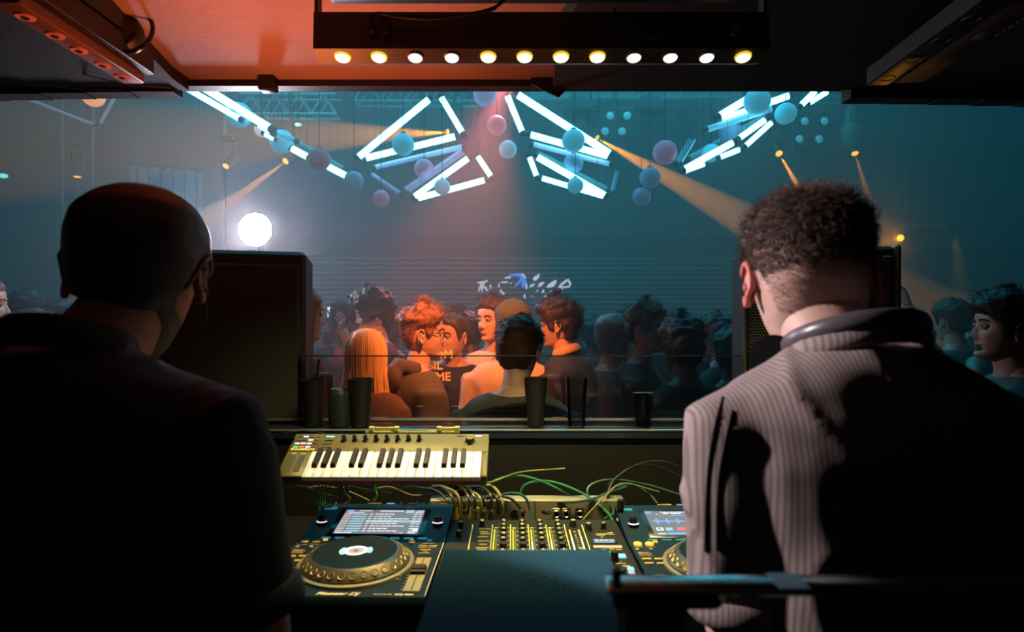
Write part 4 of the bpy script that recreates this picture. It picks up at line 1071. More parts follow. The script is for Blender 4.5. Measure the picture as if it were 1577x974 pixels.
MG = [glow('meter_yellow', (.8, .75, .05), .6), glow('meter_white', (.75, 1, .7), .9), glow('meter_orange', (1, .45, .1), .9), mat('meter_off', (.3, .28, .06), .5)]
kn_mesh = None
def knob(x, v, r=.0068, h=.014, m=BLACKG, cap=True):
    b = M(T); b.lathe((x, v, 0), [(r * 1.25, 0), (r * 1.2, .0015), (r, .002), (r * .88, h), (r * .7, h + .001)], 18); o = b.build('knob', m, t)
    if cap:
        b = M(T); b.lathe((x, v, h + .001), [(r * .72, 0), (r * .6, .0012), (0, .0014)], 14); b.build('knob_cap', CAPK, o)
for ci, x0 in enumerate((-.100, -.0564, -.014, .029)):
    xc = x0 + .0275
    for i, v in enumerate((.372, .345, .318, .288, .258)): knob(xc, v)
    knob(xc, .225, .0085, .016, BLACKM, False); knob(xc, .345 - .07 * 0 + .0, .001, .001, BLACK, False) if False else None
    for sgn in (-1, 1):
        for i in range(6): mx(xc + sgn * .0115 - .0015, xc + sgn * .0115 + .0015, .225 + i * .027, .228 + i * .027, 0, .001, YLN, 'scale_mark')
    for k, m in ((0, MG[0] if ci < 2 else MG[0]), ):
        mx(x0 + .0045, x0 + .0075, .27, .345, 0, .0015, m, 'level_meter'); mx(x0 + .0045, x0 + .0075, .215, .269, 0, .0015, MG[1] if ci in (2, 3) else MG[0], 'level_meter')
    mx(x0 + .0105, x0 + .012, .215, .345, 0, .001, MG[3], 'meter_scale')
    mx(x0 + .004, x0 + .012, .352, .358, 0, .002, YLN, 'cue_button')
    mx(xc - .0012, xc + .0012, .03, .195, 0, .0008, BLACKM, 'fader_slot')
    b = M(T); b.loft([[(xc - .0085, .176, .001), (xc + .0085, .176, .001), (xc + .0085, .206, .001), (xc - .0085, .206, .001)], [(xc - .0065, .184, .014), (xc + .0065, .184, .014), (xc + .0065, .198, .014), (xc - .0065, .198, .014)]]); fd = b.build('channel_fader', mat('fader_mauve', (.20, .12, .14), .45), t)
    b = M(T); b.box((xc, .191, .0146), (.0022, .013, .001)); b.build('fader_line', mat('fader_line', (.9, .6, .3), .4), fd, False)
    for sgn in (-1, 1):
        b = M(T); A = [math.radians(-60 + i * 12) if sgn > 0 else math.radians(120 + i * 12) for i in range(11)]; b.tube([(xc + .0125 * math.cos(a), .166 + .008 * math.sin(a), .001) for a in A], .0009, 6); b.build('curve_mark', YLN, t)
mx(-.100, .116, .182, .1835, 0, .0006, YLN, 'cross_line')
for x in (.083, .1045):
    mx(x - .0016, x + .0016, .30, .345, 0, .0015, MG[2], 'level_meter'); mx(x - .0016, x + .0016, .22, .299, 0, .0015, MG[1], 'level_meter')
for i in range(9): mx(.0915, .0965, .225 + i * .0135, .2275 + i * .0135, 0, .001, YLN, 'scale_mark')
knob(.094, .372, .008); knob(.094, .195, .008); knob(.128, .345, .008, .016); knob(.165, .355)
# mic column
for i, v in enumerate((.35, .33, .318, .30, .275, .255, .235, .225)): mx(-.132 + (i % 3) * .003, -.104 - (i % 2) * .004, v, v + .003, 0, .001, YLN if i % 2 else GOLDP, 'print_line')
for i in range(2):
    for j in range(2): mx(-.141 + i * .0215, -.127 + i * .0215, .176 + j * .013, .184 + j * .013, 0, .003, mat('pad_lilac', (.55, .48, .7), .4, emit=(.6, .5, .8), es=.35), 'headphone_button')
mx(-.18, -.166, .19, .198, 0, .003, mat('pad_grey', (.4, .38, .35), .4), 'link_button'); knob(-.183, .18, .004, .008, BLACKG, True)
knob(-.125, .372, .007); knob(-.175, .36, .007); knob(-.175, .30, .007)
# fx column
mx(.128, .182, .262, .286, 0, .0015, BLACKG, 'fx_display_frame')
mx(.131, .179, .270, .283, .0015, .0019, mat('fx_screen', (.1, .1, .15), .2, emit=(.22, .22, .34), es=.8), 'fx_display'); mx(.131, .176, .264, .2675, .0015, .002, SCY, 'fx_display_bar')
for i in range(4): mx(.134 + i * .011, .142 + i * .011, .274, .280, .0019, .0022, mat('fx_glyph', (.2, .2, .3), .3, emit=(.55, .55, .75), es=.8), 'fx_glyph')
mx(.126, .188, .236, .249, 0, .001, GOLDP, 'touch_strip_frame'); mx(.130, .184, .240, .245, .001, .0015, mat('strip_lilac', (.4, .35, .5), .4, emit=(.4, .33, .5), es=.5), 'touch_strip')
for i, (u, v, w_) in enumerate(((.14, .318, .03), (.142, .310, .02), (.15, .298, .006), (.17, .325, .012), (.172, .315, .014), (.14, .226, .012), (.158, .228, .01), (.172, .225, .014), (.14, .150, .012), (.16, .152, .02), (.135, .135, .02), (.17, .14, .016), (.16, .16, .012), (.132, .172, .012))):
    mx(u, u + w_, v, v + .003, 0, .001, YLN if i % 3 else GOLDP, 'print_line')
mx(.150, .158, .208, .216, 0, .0025, led['g'], 'beat_button')
FXB = glow('fx_blue', (.25, .7, 1), 1.1)
mx(.150, .163, .182, .198, 0, .003, FXB, 'fx_button'); mx(.170, .186, .182, .198, 0, .003, FXB, 'fx_button'); mx(.178, .190, .118, .132, 0, .003, FXB, 'fx_button')
for u, v in ((.176, .102), (.140, .118), (.142, .100), (.13, .108), (.131, .118)): mx(u, u + .012, v, v + .008, 0, .003, mat('pad_lilac', (1, 1, 1)), 'fx_button')
knob(.159, .168, .009, .020, BLACKM, False); knob(.159, .085, .008, .018, BLACKM, False)
# usb stick standing in the mixer top right corner
t2 = thing('usb_stick', (.27, 1.475, 1.02), 'dark usb stick with a pale glowing end between mixer and right deck', 'usb stick')
b = M(); b.box((.268, 1.474, 1.022), (.016, .010, .05), .002); b.build('body', BLACKG, t2)
b = M(); b.box((.268, 1.468, .9985), (.018, .012, .004)); b.build('glow_end', glow('usb_white', (.7, .9, 1), .9), t2)

# ------------------------------------------------------------------ cables behind the decks
CG = mat('cable_green', (.03, .22, .07), .35); CT = mat('cable_teal', (.02, .08, .07), .35); CKB = mat('cable_black', (.02, .022, .02), .3); CYE = mat('cable_olive', (.22, .20, .05), .4)
def cable(pts, r, m, label, d=None):
    q = [P(x, y, dd) for x, y, dd in pts]; b = M(); b.tube(catmull(q, 7), r, 8)
    b.build('cable', m, None, label=label, cat='cable', group='cables behind the decks', center=q[len(q) // 2])
cable([(745, 752, 1.62), (768, 738, 1.60), (800, 733, 1.60), (835, 742, 1.60), (868, 758, 1.60), (900, 776, 1.6)], .003, CG, 'green cable arching from the keyboard corner over the mixer')
cable([(655, 778, 1.6), (690, 764, 1.58), (720, 748, 1.58), (760, 742, 1.58), (800, 728, 1.6), (870, 722, 1.62)], .0022, CYE, 'thin yellowish cable sweeping up from behind the left deck screen')
cable([(740, 770, 1.56), (765, 766, 1.55), (785, 768, 1.54), (800, 782, 1.54), (806, 796, 1.55)], .004, CKB, 'thick dark cable looping into the middle of the rack unit')
cable([(765, 764, 1.56), (790, 760, 1.55), (808, 766, 1.54), (816, 784, 1.54), (818, 800, 1.53)], .0035, CT, 'teal cable looping down beside the round hole')
cable([(800, 763, 1.6), (808, 748, 1.6), (830, 741, 1.6), (860, 745, 1.6), (900, 762, 1.58), (930, 785, 1.55), (945, 804, 1.53)], .003, CG, 'green cable crossing down to the right corner of the mixer')
cable([(858, 774, 1.56), (890, 773, 1.55), (915, 768, 1.56), (935, 760, 1.58), (965, 750, 1.6)], .0035, CT, 'teal cable running right along the top of the rack unit')
cable([(957, 800, 1.55), (925, 785, 1.56), (905, 762, 1.58), (912, 746, 1.6), (945, 739, 1.62), (1000, 748, 1.64), (1058, 766, 1.62)], .003, CT, 'dark teal cable making the big loop right of centre')
cable([(930, 800, 1.54), (945, 790, 1.55), (938, 766, 1.58), (945, 752, 1.6), (975, 748, 1.62), (1000, 762, 1.62), (1012, 776, 1.6)], .003, CT, 'dark teal cable looping over the right deck screen')
cable([(955, 800, 1.55), (940, 782, 1.56), (936, 760, 1.58), (950, 735, 1.62), (985, 716, 1.66), (1020, 722, 1.68), (1058, 738, 1.68)], .0024, CKB, 'high thin dark cable arc at the right')
cable([(935, 748, 1.64), (960, 728, 1.68), (990, 713, 1.7), (1025, 712, 1.7), (1062, 726, 1.7)], .0022, CKB, 'highest dark cable arc against the back board')
cable([(895, 804, 1.52), (915, 782, 1.54), (935, 762, 1.56), (960, 745, 1.6), (1015, 758, 1.62)], .0022, CYE, 'thin olive cable rising diagonally from the mixer')
for i in range(4):
    x = 489 + i * 4
    cable([(x + 6, 742, 1.50), (x + 1, 752, 1.55), (x - 1, 768, 1.57), (x + 2, 782, 1.57), (x + 5, 792, 1.57)], .0018, CG if i != 2 else mat('cable_bright', (.08, .45, .05), .35), ('leftmost', 'second from left', 'third and brightest', 'rightmost')[i] + ' thin green cable in the bunch behind the left deck')
cable([(578, 742, 1.5), (577, 752, 1.55), (580, 762, 1.56), (576, 772, 1.56)], .0035, mat('cable_bright', (1, 1, 1)), 'short bright green cable hanging behind the keyboard')
cable([(529, 750, 1.5), (532, 760, 1.52), (540, 770, 1.53), (520, 782, 1.55), (504, 794, 1.55)], .0016, CYE, 'thin pale cable curling above the deck screen')
cable([(423, 672, 1.7), (445, 666, 1.7), (470, 664, 1.72), (500, 668, 1.72)], .002, CKB, 'thin dark cable running along the back board left of the keyboard')
rr = random.Random(11)
ORD = ['first', 'second', 'third', 'fourth', 'fifth', 'sixth', 'seventh', 'eighth', 'ninth', 'tenth', 'eleventh']
for i in range(11):
    x0 = 668 + i * 9; xe = 682 + i * 8.5
    cable([(x0 - 20, 752 + rr.uniform(-6, 8), 1.60), (x0 + 2, 752 + rr.uniform(-4, 10), 1.58), (xe + 6, 768 + rr.uniform(-5, 4), 1.54), (xe + rr.uniform(4, 10), 792, 1.54)], rr.uniform(.0028, .0042), (CKB, CKB, CYE, CKB)[i % 4], ('olive' if i % 4 == 2 else 'dark') + ' plug cable bending into the rack unit, ' + ORD[i] + ' from its left end')
for i in range(6):
    x0 = 440 + i * 34
    cable([(x0, 752 + rr.uniform(-4, 8), 1.6), (x0 + 25, 748 + rr.uniform(0, 12), 1.6), (x0 + 60, 756 + rr.uniform(-6, 12), 1.6), (x0 + 95, 764 + rr.uniform(-6, 8), 1.6)], .0016, (CKB, CYE, CKB)[i % 3], 'thin tangled cable in the dark under the keyboard, ' + ORD[i] + ' from the left')

# ------------------------------------------------------------------ foreground
TEALC = mat('case_teal', (.018, .105, .150), .85, spec=.2, bump=.2, bscale=90, var=.15, vscale=14)
t = thing('padded_case', (0.01, .63, 0), 'out of focus dark teal flat topped case standing between the two djs', 'case')
pts = [(-.0925, .50), (.094, .50), (.1255, .765), (-.0855, .765)]
b = M(); wedge(b, pts, 1.165, 1.20); b.build('lid', TEALC, t)
b = M(); wedge(b, [(x * .98, y if y > .6 else y + .004) for x, y in pts], .02, 1.163); b.build('body', BLACKM, t)
b = M()
for x, y in ((-.07, .53), (.07, .53), (-.07, .73), (.09, .73)):
    b = M(); b.cyl((x, y, 0), (x, y, .02), .015, n=12); b.build('foot', RUBBER, t)
t = thing('handrail', (.32, .45, 0), 'blurred glossy dark rail running to the right across the foreground', 'rail')
b = M(); b.box((.47, .45, 1.2965), (.80, .027, .006), .002); b.build('rail_bar', mat('rail_gloss', (.30, .42, .46), .16, 1.0), t)
b = M(); b.box((.118, .452, 1.284), (.08, .014, .010), .003); b.build('rail_end', BLACKM, t)
b = M(); b.box((.108, .455, .64), (.044, .014, 1.278)); b.build('post', BLACKM, t)
b = M(); b.box((.78, .455, .64), (.048, .014, 1.30)); b.build('post', BLACKM, t)
b = M(); b.box((.0785, .448, 1.2965), (.006, .012, .03), .002); b.build('end_plate', mat('rail_end_teal', (.06, .22, .26), .4), t)
for x, w_ in ((.208, .022),):
    b = M(); b.box((x, .45, 1.2999), (w_, .026, .0008)); b.build('rail_highlight', mat('highlight_cyan', (.10, .30, .36), .3, .6), t)  # cyan highlight of the light tubes, painted on the rail as a thin strip
# ------------------------------------------------------------------ people
def interp(tab, x):
    xs = [a for a, _ in tab]; ys = [b for _, b in tab]
    return np.interp(x, xs, ys)
GT = [(-.118, .0), (-.115, .018), (-.106, .034), (-.09, .047), (-.06, .060), (-.03, .068), (0, .0735), (.04, .0755), (.065, .0715), (.085, .059), (.10, .043), (.11, .027), (.118, 0)]
FT = [(-.118, .045), (-.112, .072), (-.10, .082), (-.085, .080), (-.06, .083), (-.03, .085), (0, .085), (.02, .087), (.04, .091), (.06, .088), (.08, .074), (.10, .049), (.118, 0)]
BT = [(-.118, .0), (-.11, .010), (-.09, .035), (-.06, .068), (-.03, .090), (0, .100), (.03, .103), (.06, .094), (.085, .072), (.10, .050), (.118, 0)]
def ss(x, a, b):
    t = np.clip((x - a) / (b - a), 0, 1); return t * t * (3 - 2 * t)
def head_grid(na=88, nv=64, face=True):
    a = np.linspace(-math.pi, math.pi, na, endpoint=False); az = a - .38 * np.sin(a)
    u = np.linspace(0, 1, nv); z1 = np.cos(math.pi * u) * .118
    Z, A = np.meshgrid(z1, az, indexing='ij')
    g = interp(GT, Z); f = interp(FT, Z); b_ = interp(BT, Z)
    ca, sa = np.cos(A), np.sin(A)
    X = g * np.sign(sa) * np.abs(sa) ** .88
    Y = np.where(ca > 0, f, b_) * np.sign(ca) * np.abs(ca) ** .86
    if face:
        fr = ss(ca, .1, .6)
        G = lambda x, s: np.exp(-(x / s) ** 2)
        nose = G(X, .0095) * np.interp(Z, [-.052, -.043, -.034, -.02, .0, .018, .03], [0, .010, .023, .017, .009, .003, 0])
        nose += (G(X - .012, .006) + G(X + .012, .006)) * G(Z + .037, .009) * .008
        eye = -(G(X - .031, .015) + G(X + .031, .015)) * G(Z - .004, .013) * .0105
        brow = (G(X - .028, .02) + G(X + .028, .02)) * G(Z - .026, .008) * .0045
        cheek = (G(X - .04, .018) + G(X + .04, .018)) * G(Z + .030, .02) * .004
        lips = G(X, .021) * (G(Z + .0605, .0045) * .0055 + G(Z + .0715, .005) * .006 - G(Z + .066, .0022) * .004)
        chin = G(X, .02) * G(Z + .098, .012) * .006 - G(X, .02) * G(Z + .083, .008) * .003
        Y = Y + fr * (nose + eye + brow + cheek + lips + chin)
    return X, Y, Z, A
def grid_faces(nv, na):
    fs = []
    for k in range(nv - 1):
        for i in range(na):
            j = (i + 1) % na
            fs.append((k * na + i, (k + 1) * na + i, (k + 1) * na + j, k * na + j))
    return fs
HL = {  # hairline height over azimuth in degrees from the front
 'short': [(0, .066), (35, .062), (55, .045), (66, -.005), (78, -.028), (88, .022), (105, .018), (118, -.045), (180, -.078)],
 'crop': [(0, .060), (35, .056), (55, .042), (66, .0), (78, -.02), (88, .024), (105, .02), (118, -.05), (180, -.082)],
 'full': [(0, .052), (35, .045), (55, .02), (66, -.02), (80, -.035), (92, -.02), (110, -.04), (122, -.075), (180, -.095)],
 'long': [(0, .060), (35, .045), (50, .0), (62, -.07), (75, -.11), (180, -.112)],
 'cap': [(0, .030), (40, .026), (70, .012), (95, .004), (130, -.030), (180, -.045)],
}
def add_hair(parent, T, style, th, m, sc=1.0, noise_a=.3, nscale=26, strands=500, slen=.022, seed=0, name='hair', top=1.0, sm_='all', side=1.0):
    X, Y, Z, A = head_grid(88, 60, False)
    deg = np.abs(np.degrees(A)); hl = interp(HL[style], deg)
    k = ss(Z - hl, -.004, .016)
    up = ss(Z, .02, .09)
    h = th * (side * .45 * (1 - up) + up * top) * k
    na, nv = X.shape[1], X.shape[0]
    pts = np.stack([X, Y, Z], -1).reshape(-1, 3); h = h.reshape(-1)
    nrm = pts / np.array([.0735 ** 2, .095 ** 2, .118 ** 2]); nrm /= np.linalg.norm(nrm, axis=1)[:, None]
    off = Vector((seed * 7.1, seed * 3.3, 0))
    nz = np.array([noise.fractal(Vector(p) * nscale + off, 1.0, 2.0, 3) for p in pts])
    hh = h * (1 + noise_a * nz * 1.6)
    hh = np.maximum(hh, np.minimum(h, .0045))
    q = pts + nrm * (np.where(h > .0004, hh, 0) - .003 * (h <= .0004))[:, None] 
    b = M(T); b.add(q * sc, grid_faces(nv, na))
    if strands:
        rs = np.random.RandomState(seed + 5)
        ok = np.where(h > th * .25)[0]; ch = rs.choice(ok, strands)
        vs = []; fs = []
        for c in ch:
            r = Vector(q[c]); n = Vector(nrm[c]); g = Vector((rs.normal(0, .6), rs.normal(0, .6) , rs.normal(-.1, .5)))
            d = (n * .45 + g * .8); d = d.normalized(); L = slen * (.4 + .8 * rs.rand()) * (.4 + h[c] / th)
            s_ = d.cross(n); s_ = s_.normalized() if s_.length > 1e-4 else Vector((1, 0, 0)); w = .0011
            p0 = r - n * .002; p1 = r + d * L * .5 + n * .002; p2 = r + d * L - Vector((0, 0, L * .15))
            i0 = len(vs)
            for p, ww in ((p0, w), (p1, w * .9)):
                for e in range(3):
                    an = 2.094 * e; vs.append(p + (s_ * math.cos(an) + n * math.sin(an)) * ww)
            vs.append(p2)
            for e in range(3):
                f_ = (e + 1) % 3; fs.append((i0 + e, i0 + f_, i0 + 3 + f_, i0 + 3 + e)); fs.append((i0 + 3 + e, i0 + 3 + f_, i0 + 6))
        b.add([v * sc for v in vs], fs)
    return b.build(name, m, parent, smooth=sm_)

def ear(b, side, sc=1.0):
    """appends an ear at the side of the local head"""
    T0 = b.T
    R = Matrix.Rotation(side * math.radians(-22), 4, 'Z')
    b.T = T0 @ Matrix.Scale(sc, 4) @ Matrix.Translation((side * .0735, -.004, -.008)) @ R
    pts = []
    for i in range(17):
        a = math.radians(-150 + i * 300 / 16) 
        r = .030 if a > 0 else .030
        y = -.0155 * math.cos(a); z = .030 * math.sin(a)
        if z < -.012: y *= .55; y += .004
        pts.append(Vector((side * (.010 + .002 * math.cos(a)), y, z)))
    b.tube(pts, [.003] + [.0042] * 15 + [.003], 8)
    b.ball((side * .005, .001, -.002), (.0035, .0145, .027), 14, 8)
    b.ball((side * .008, .004, -.026), (.004, .006, .008), 10, 6)
    b.ball((side * .008, .008, -.002), (.0035, .004, .007), 8, 6)
    b.T = T0
def hand(b, wrist, d, palm_n, side, curl=.35, s=1.0):
    """five fingered hand: d forward, palm_n palm normal; side +1 puts the thumb on the d x n side"""
    d = Vector(d).normalized(); n = Vector(palm_n); n = (n - d * n.dot(d)).normalized(); x = d.cross(n) * side
    wrist = Vector(wrist)
    rings = []
    for t_, w, h in ((-.012, .024, .018), (.01, .028, .016), (.04, .038, .0145), (.075, .041, .013), (.092, .038, .010)):
        c = wrist + d * t_ * s
        rings.append([c + (x * math.cos(a) * w + n * math.sin(a) * h) * s for a in [2 * math.pi * i / 14 for i in range(14)]])
    b.loft(rings)
    for i, (off, L) in enumerate(((.029, .070), (.010, .078), (-.010, .072), (-.028, .057))):
        p = wrist + (d * (.084 - .004 * abs(i - 1)) + x * off) * s; dd = d.copy(); pts = [p - d * .012 * s, p]
        for seg, f in enumerate((.45, .32, .26)):
            dd = (Matrix.Rotation(curl * (.7 + .35 * seg), 3, x * (1 if (d.cross(x)).dot(n) > 0 else -1)) @ dd).normalized() if True else dd
            p = p + dd * L * f * s; pts.append(p)
        b.tube(pts, [.0088 * s, .0090 * s, .0082 * s, .0074 * s, .0058 * s], 8)
    p = wrist + (d * .018 + x * .024 + n * .004) * s; td = (d * .75 + x * .62 + n * .25).normalized(); pts = [p - td * .012 * s, p, p + td * .032 * s, p + (td * .032 + (td + d * .5).normalized() * .028) * s, p + (td * .032 + (td + d * .7).normalized() * .05) * s]
    b.tube(pts, [.012 * s, .0125 * s, .0105 * s, .009 * s, .006 * s], 8)

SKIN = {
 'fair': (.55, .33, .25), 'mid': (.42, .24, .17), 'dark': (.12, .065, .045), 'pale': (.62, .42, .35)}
def skin(k):
    return mat('skin_' + k, SKIN[k], .5, var=.12, vscale=30, bump=.08, bscale=260)
EYEW = mat('eye_white', (.26, .24, .23), .4); EYED = mat('eye_dark', (.02, .015, .01), .2); LIP = mat('lips', (.42, .15, .13), .45); BROW = mat('brow', (.05, .03, .02), .8)

def head_T(c, yaw, pitch=0, roll=0):
    return Matrix.Translation(c) @ Euler((math.radians(pitch), math.radians(roll), math.radians(yaw)), 'ZYX' if False else 'XYZ').to_matrix().to_4x4()

def torso_rings(T, s=1.0, w=1.0, fat=1.0, zs=None):
    R = []
    for z, rx, ry, oy in ((-.66, .165, .125, 0), (-.56, .165, .12, 0), (-.42, .150, .108, .0), (-.28, .165, .115, .0), (-.16, .185, .12, .0), (-.09, .195, .115, -.005), (-.045, .190, .098, -.01), (-.012, .160, .080, -.012), (.012, .105, .066, -.012), (.03, .070, .058, -.008), (.05, .060, .056, -.004)):
        pw = .82
        R.append([T @ Vector((rx * w * s * np.sign(math.cos(a)) * abs(math.cos(a)) ** pw, ry * fat * s * np.sign(math.sin(a)) * abs(math.sin(a)) ** pw + oy * s, z * s)) for a in [2 * math.pi * i / 28 for i in range(28)]])
    return R

def person(label, hc, yaw=0, pitch=0, roll=0, body=None, tone='fair', hair=('short', .022, (.03, .02, .012)), top=(.05, .05, .055), h_kw=None,
           arms=None, scale=1.0, sleeve='long', collar=None, hood=False, glasses=False, neck_fwd=.0, width=1.0, top_mat=None, seed=0, eyes=True, low=False, mouth_open=False, beanie=None, detail=True, sh_drop=0.0, fat=1.0):
    """a whole figure: one continuous body mesh, clothing and hair as its children"""
    body = yaw if body is None else body
    hc = Vector(hc); s = scale
    Tb0 = Matrix.Rotation(math.radians(body), 4, 'Z')
    nb = hc + Tb0 @ Vector((0, -.03 - neck_fwd, -.178 * s - sh_drop))          # neck base / shoulder line
    base = Vector((nb.x, nb.y, FZ))
    t = thing('person', base, label, 'person', 'people in the crowd')
    TB = Matrix.Translation(nb) @ Tb0
    TH = head_T(hc, yaw, pitch, roll)
    skm = skin(tone)
    b = M(TH)
    X, Y, Z, A = head_grid(96 if detail else 60, 72 if detail else 44)
    if mouth_open:
        k = np.exp(-((Z + .074) / .010) ** 2) * np.exp(-(X / .020) ** 2) * (np.cos(A) > 0); Y = Y - .020 * k
    b.add(np.stack([X, Y, Z], -1).reshape(-1, 3) * s, grid_faces(X.shape[0], X.shape[1]))
    ear(b, 1, s); ear(b, -1, s)
    b.T = Matrix.Identity(4)
    p0 = TH @ Vector((0, -.002, -.045)) ; p1 = nb + Tb0 @ Vector((0, -.005, -.03)); pm = p0.lerp(p1, .55) + Tb0 @ Vector((0, -.006, 0))
    b.tube([p0, p0.lerp(pm, .5), pm, p1, p1 - Vector((0, 0, .06))], [.046 * s, .052 * s, .055 * s, .066 * s, .08 * s], 20)
    if not low:
        rr_ = torso_rings(TB, s * .93, width, fat * .93); b.loft(rr_)
    # arms
    if arms is None:
        arms = [None, None]
    sh = [TB @ Vector((sg * .180 * s * width, -.01, -.062 * s)) for sg in (-1, 1)]
    paths = []
    for i, sg in enumerate((-1, 1)):
        a = arms[i]
        if a is None:
            a = (TB @ Vector((sg * .225 * s * width, -.02, -.35 * s)), TB @ Vector((sg * .20 * s, .12, -.58 * s)))
        paths.append((sh[i], Vector(a[0]), Vector(a[1])))
    for i, (p, e, w) in enumerate(paths):
        b.tube([p, p.lerp(e, .5), e, e.lerp(w, .35), w], [.050 * s, .046 * s, .038 * s, .037 * s, .026 * s], 14)
        dd = (w - e).normalized(); pn = dd.cross(Vector((0, 0, 1))) if abs(dd.z) < .9 else dd.cross(Vector((0, 1, 0)))
        nn = Vector((0, 0, -1)) if abs(dd.z) < .7 else (Tb0 @ Vector((-(-1, 1)[i], 0, 0)))
        hand(b, w + dd * .008, dd, nn, 1 if i == 0 else -1, .35, s)
    # legs
    hz = nb.z - .64 * s; gr = FZ
    for sg in (-1, 1):
        h_ = nb + Tb0 @ Vector((sg * .085, 0, -.60 * s)); kx = nb + Tb0 @ Vector((sg * .10, .01, 0)); kx.z = gr + (hz - gr) * .54; ft = nb + Tb0 @ Vector((sg * .11, -.01, 0)); ft.z = gr + .08
        b.tube([h_, h_.lerp(kx, .5), kx, kx.lerp(ft, .35), ft], [.085 * s, .072 * s, .052 * s, .052 * s, .036 * s], 12)
    bo = b.build('body', [skm, EYEW, EYED, LIP], t, smooth='all')
    if eyes:
        for sg in (-1, 1):
            e_ = M(TH)
            e_.m = 0; e_.ball((sg * .031 * s, .0735 * s, .003 * s), .0112 * s, 14, 10)
            e_.m = 1; e_.ball((sg * .031 * s, .0822 * s, .003 * s), (.0055 * s, .0035 * s, .0055 * s), 10, 6)
            e_.build('eye', [EYEW, EYED], t)
            e_ = M(TH); e_.m = 0
            e_.tube([Vector((sg * x, y, z)) * s for x, y, z in ((.018, .0775, .0075), (.031, .0855, .0115), (.044, .076, .0075))], [.0026, .0044, .0026], 8); e_.build('eyelid', skm, t)
            e_ = M(TH)
            e_.tube([Vector((sg * x, y, z)) * s for x, y, z in ((.014, .0905, .024), (.028, .0895, .0285), (.044, .079, .026), (.050, .072, .021))], [.0028, .0034, .003, .0015], 6)
            e_.build('eyebrow', mat('brow_%s' % label[:6], hair[2] if hair else (.05, .03, .02), .8), t)
        e_ = M(TH)
        if mouth_open: e_.ball((0, .066 * s, -.074 * s), (.017, .012, .009), 14, 8); e_.build('open_mouth', mat('mouth_dark', (.06, .01, .01), .4), t)
        else:
            e_.tube([Vector((x, .0925 - 30 * x * x * .9, -.0665 - 8 * x * x)) * s for x in (-.021, -.012, 0, .012, .021)], [.001, .0024, .003, .0024, .001], 8, .8)
            e_.build('lips', LIP, t)
    # hair
    if hair:
        kw = dict(seed=seed, strands=260 if detail else 120); kw.update(h_kw or {})
        add_hair(t, TH, hair[0], hair[1] * (.35 if hair[0] == 'long' else 1), mat('hair_%d' % seed, hair[2], .6), s, **kw)
        if hair[0] == 'long':
            hb = M(TH)
            rq = random.Random(seed)
            for i in range(150):
                a = math.radians(66 + rq.random() * 228); q1 = rq.uniform(.97, 1.06); x = .086 * math.sin(a) * q1; y = .103 * math.cos(a) * q1
                ln = .26 + .10 * rq.random(); jx = rq.gauss(0, .008); jy = rq.gauss(0, .006)
                pts = [Vector((x * .12, y * .12, .128)), Vector((x * .66, y * .66, .110)), Vector((x * 1.03, y * 1.03, .04)), Vector((x * 1.04, y * 1.04, -.05)), Vector((x * 1.0 + jx, y * 1.0 - .012 + jy, -.14)), Vector((x * 1.04 + jx * 2, y * 1.02 - .02 + jy, -.14 - ln * .5)), Vector((x * .95 + jx * 2.5, y * 1.0 - .02 + jy, -.14 - ln))]
                hb.tube([p * s for p in catmull(pts, 2)], [.003, .004, .0048, .005, .005, .005, .005, .005, .005, .0045, .004, .003, .001], 5)
            hb.build('long_hair', MATS['hair_%d' % seed], t, kind='stuff')
    if beanie:
        add_hair(t, TH, 'cap', .016, mat('beanie_%d' % seed, beanie, .9, bump=.4, bscale=120), s, noise_a=.05, strands=0, name='beanie', top=1.5, side=1.5)
    # clothes
    tm = top_mat or mat('top_%d' % seed, top, .85, var=.12, vscale=12, bump=.2, bscale=300)
    c = M(); c.loft(torso_rings(TB, s * 1.03, width * 1.02, fat * 1.02)[:-2 if not collar else -1])
    for i, (p, e, w) in enumerate(paths):
        if sleeve == 'long': c.tube([p, p.lerp(e, .5), e, e.lerp(w, .5), e.lerp(w, .95)], [.072 * s, .062 * s, .054 * s, .048 * s, .038 * s], 16)
        elif sleeve == 'short': c.tube([p, p.lerp(e, .35), p.lerp(e, .72)], [.072 * s, .066 * s, .062 * s], 16)
    sd = Vector((seed * 1.7, 0, 0))
    def disp(co):
        return np.array([.006 * noise.fractal(Vector((q[0] * 9, q[1] * 9, q[2] * 5)) + sd, 1.0, 2.0, 2) for q in co])
    r = remesh(c, .014, 5, .6, disp)
    shirt = r.build('hoodie' if hood else 'top', tm, t, smooth='all')
    if hood:
        hb = M(TB); pts = []
        for i in range(21):
            a = math.radians(-200 + i * 220 / 20 - 60 + 50); pts.append(Vector((.080 * math.cos(a), -.022 + .078 * math.sin(a), .022 - .022 * math.sin(a))) * s)
        hb.tube(pts, [.006] + [.018] * 19 + [.006], 12, 1.9, up=(0, 0, 1)); hb.ball(Vector((0, -.115, -.02)) * s, (.075 * s, .04 * s, .07 * s))
        remesh(hb, .01, 5).build('hood', tm, shirt, smooth='all')
    if collar:
        cb = M(TB); pts = [Vector((.063 * math.cos(a), -.006 + .060 * math.sin(a), .045 - .022 * math.sin(a))) * s for a in [math.radians(-250 + i * 320 / 20) for i in range(21)]]
        cb.tube(pts, .011, 10, 2.2, up=(0, 0, 1)); cb.build('collar', mat('collar_%d' % seed, collar, .8), shirt, smooth='all')
    tr = M()
    rr_ = torso_rings(TB, s * 1.0, width, fat)[:3]; tr.loft(rr_)
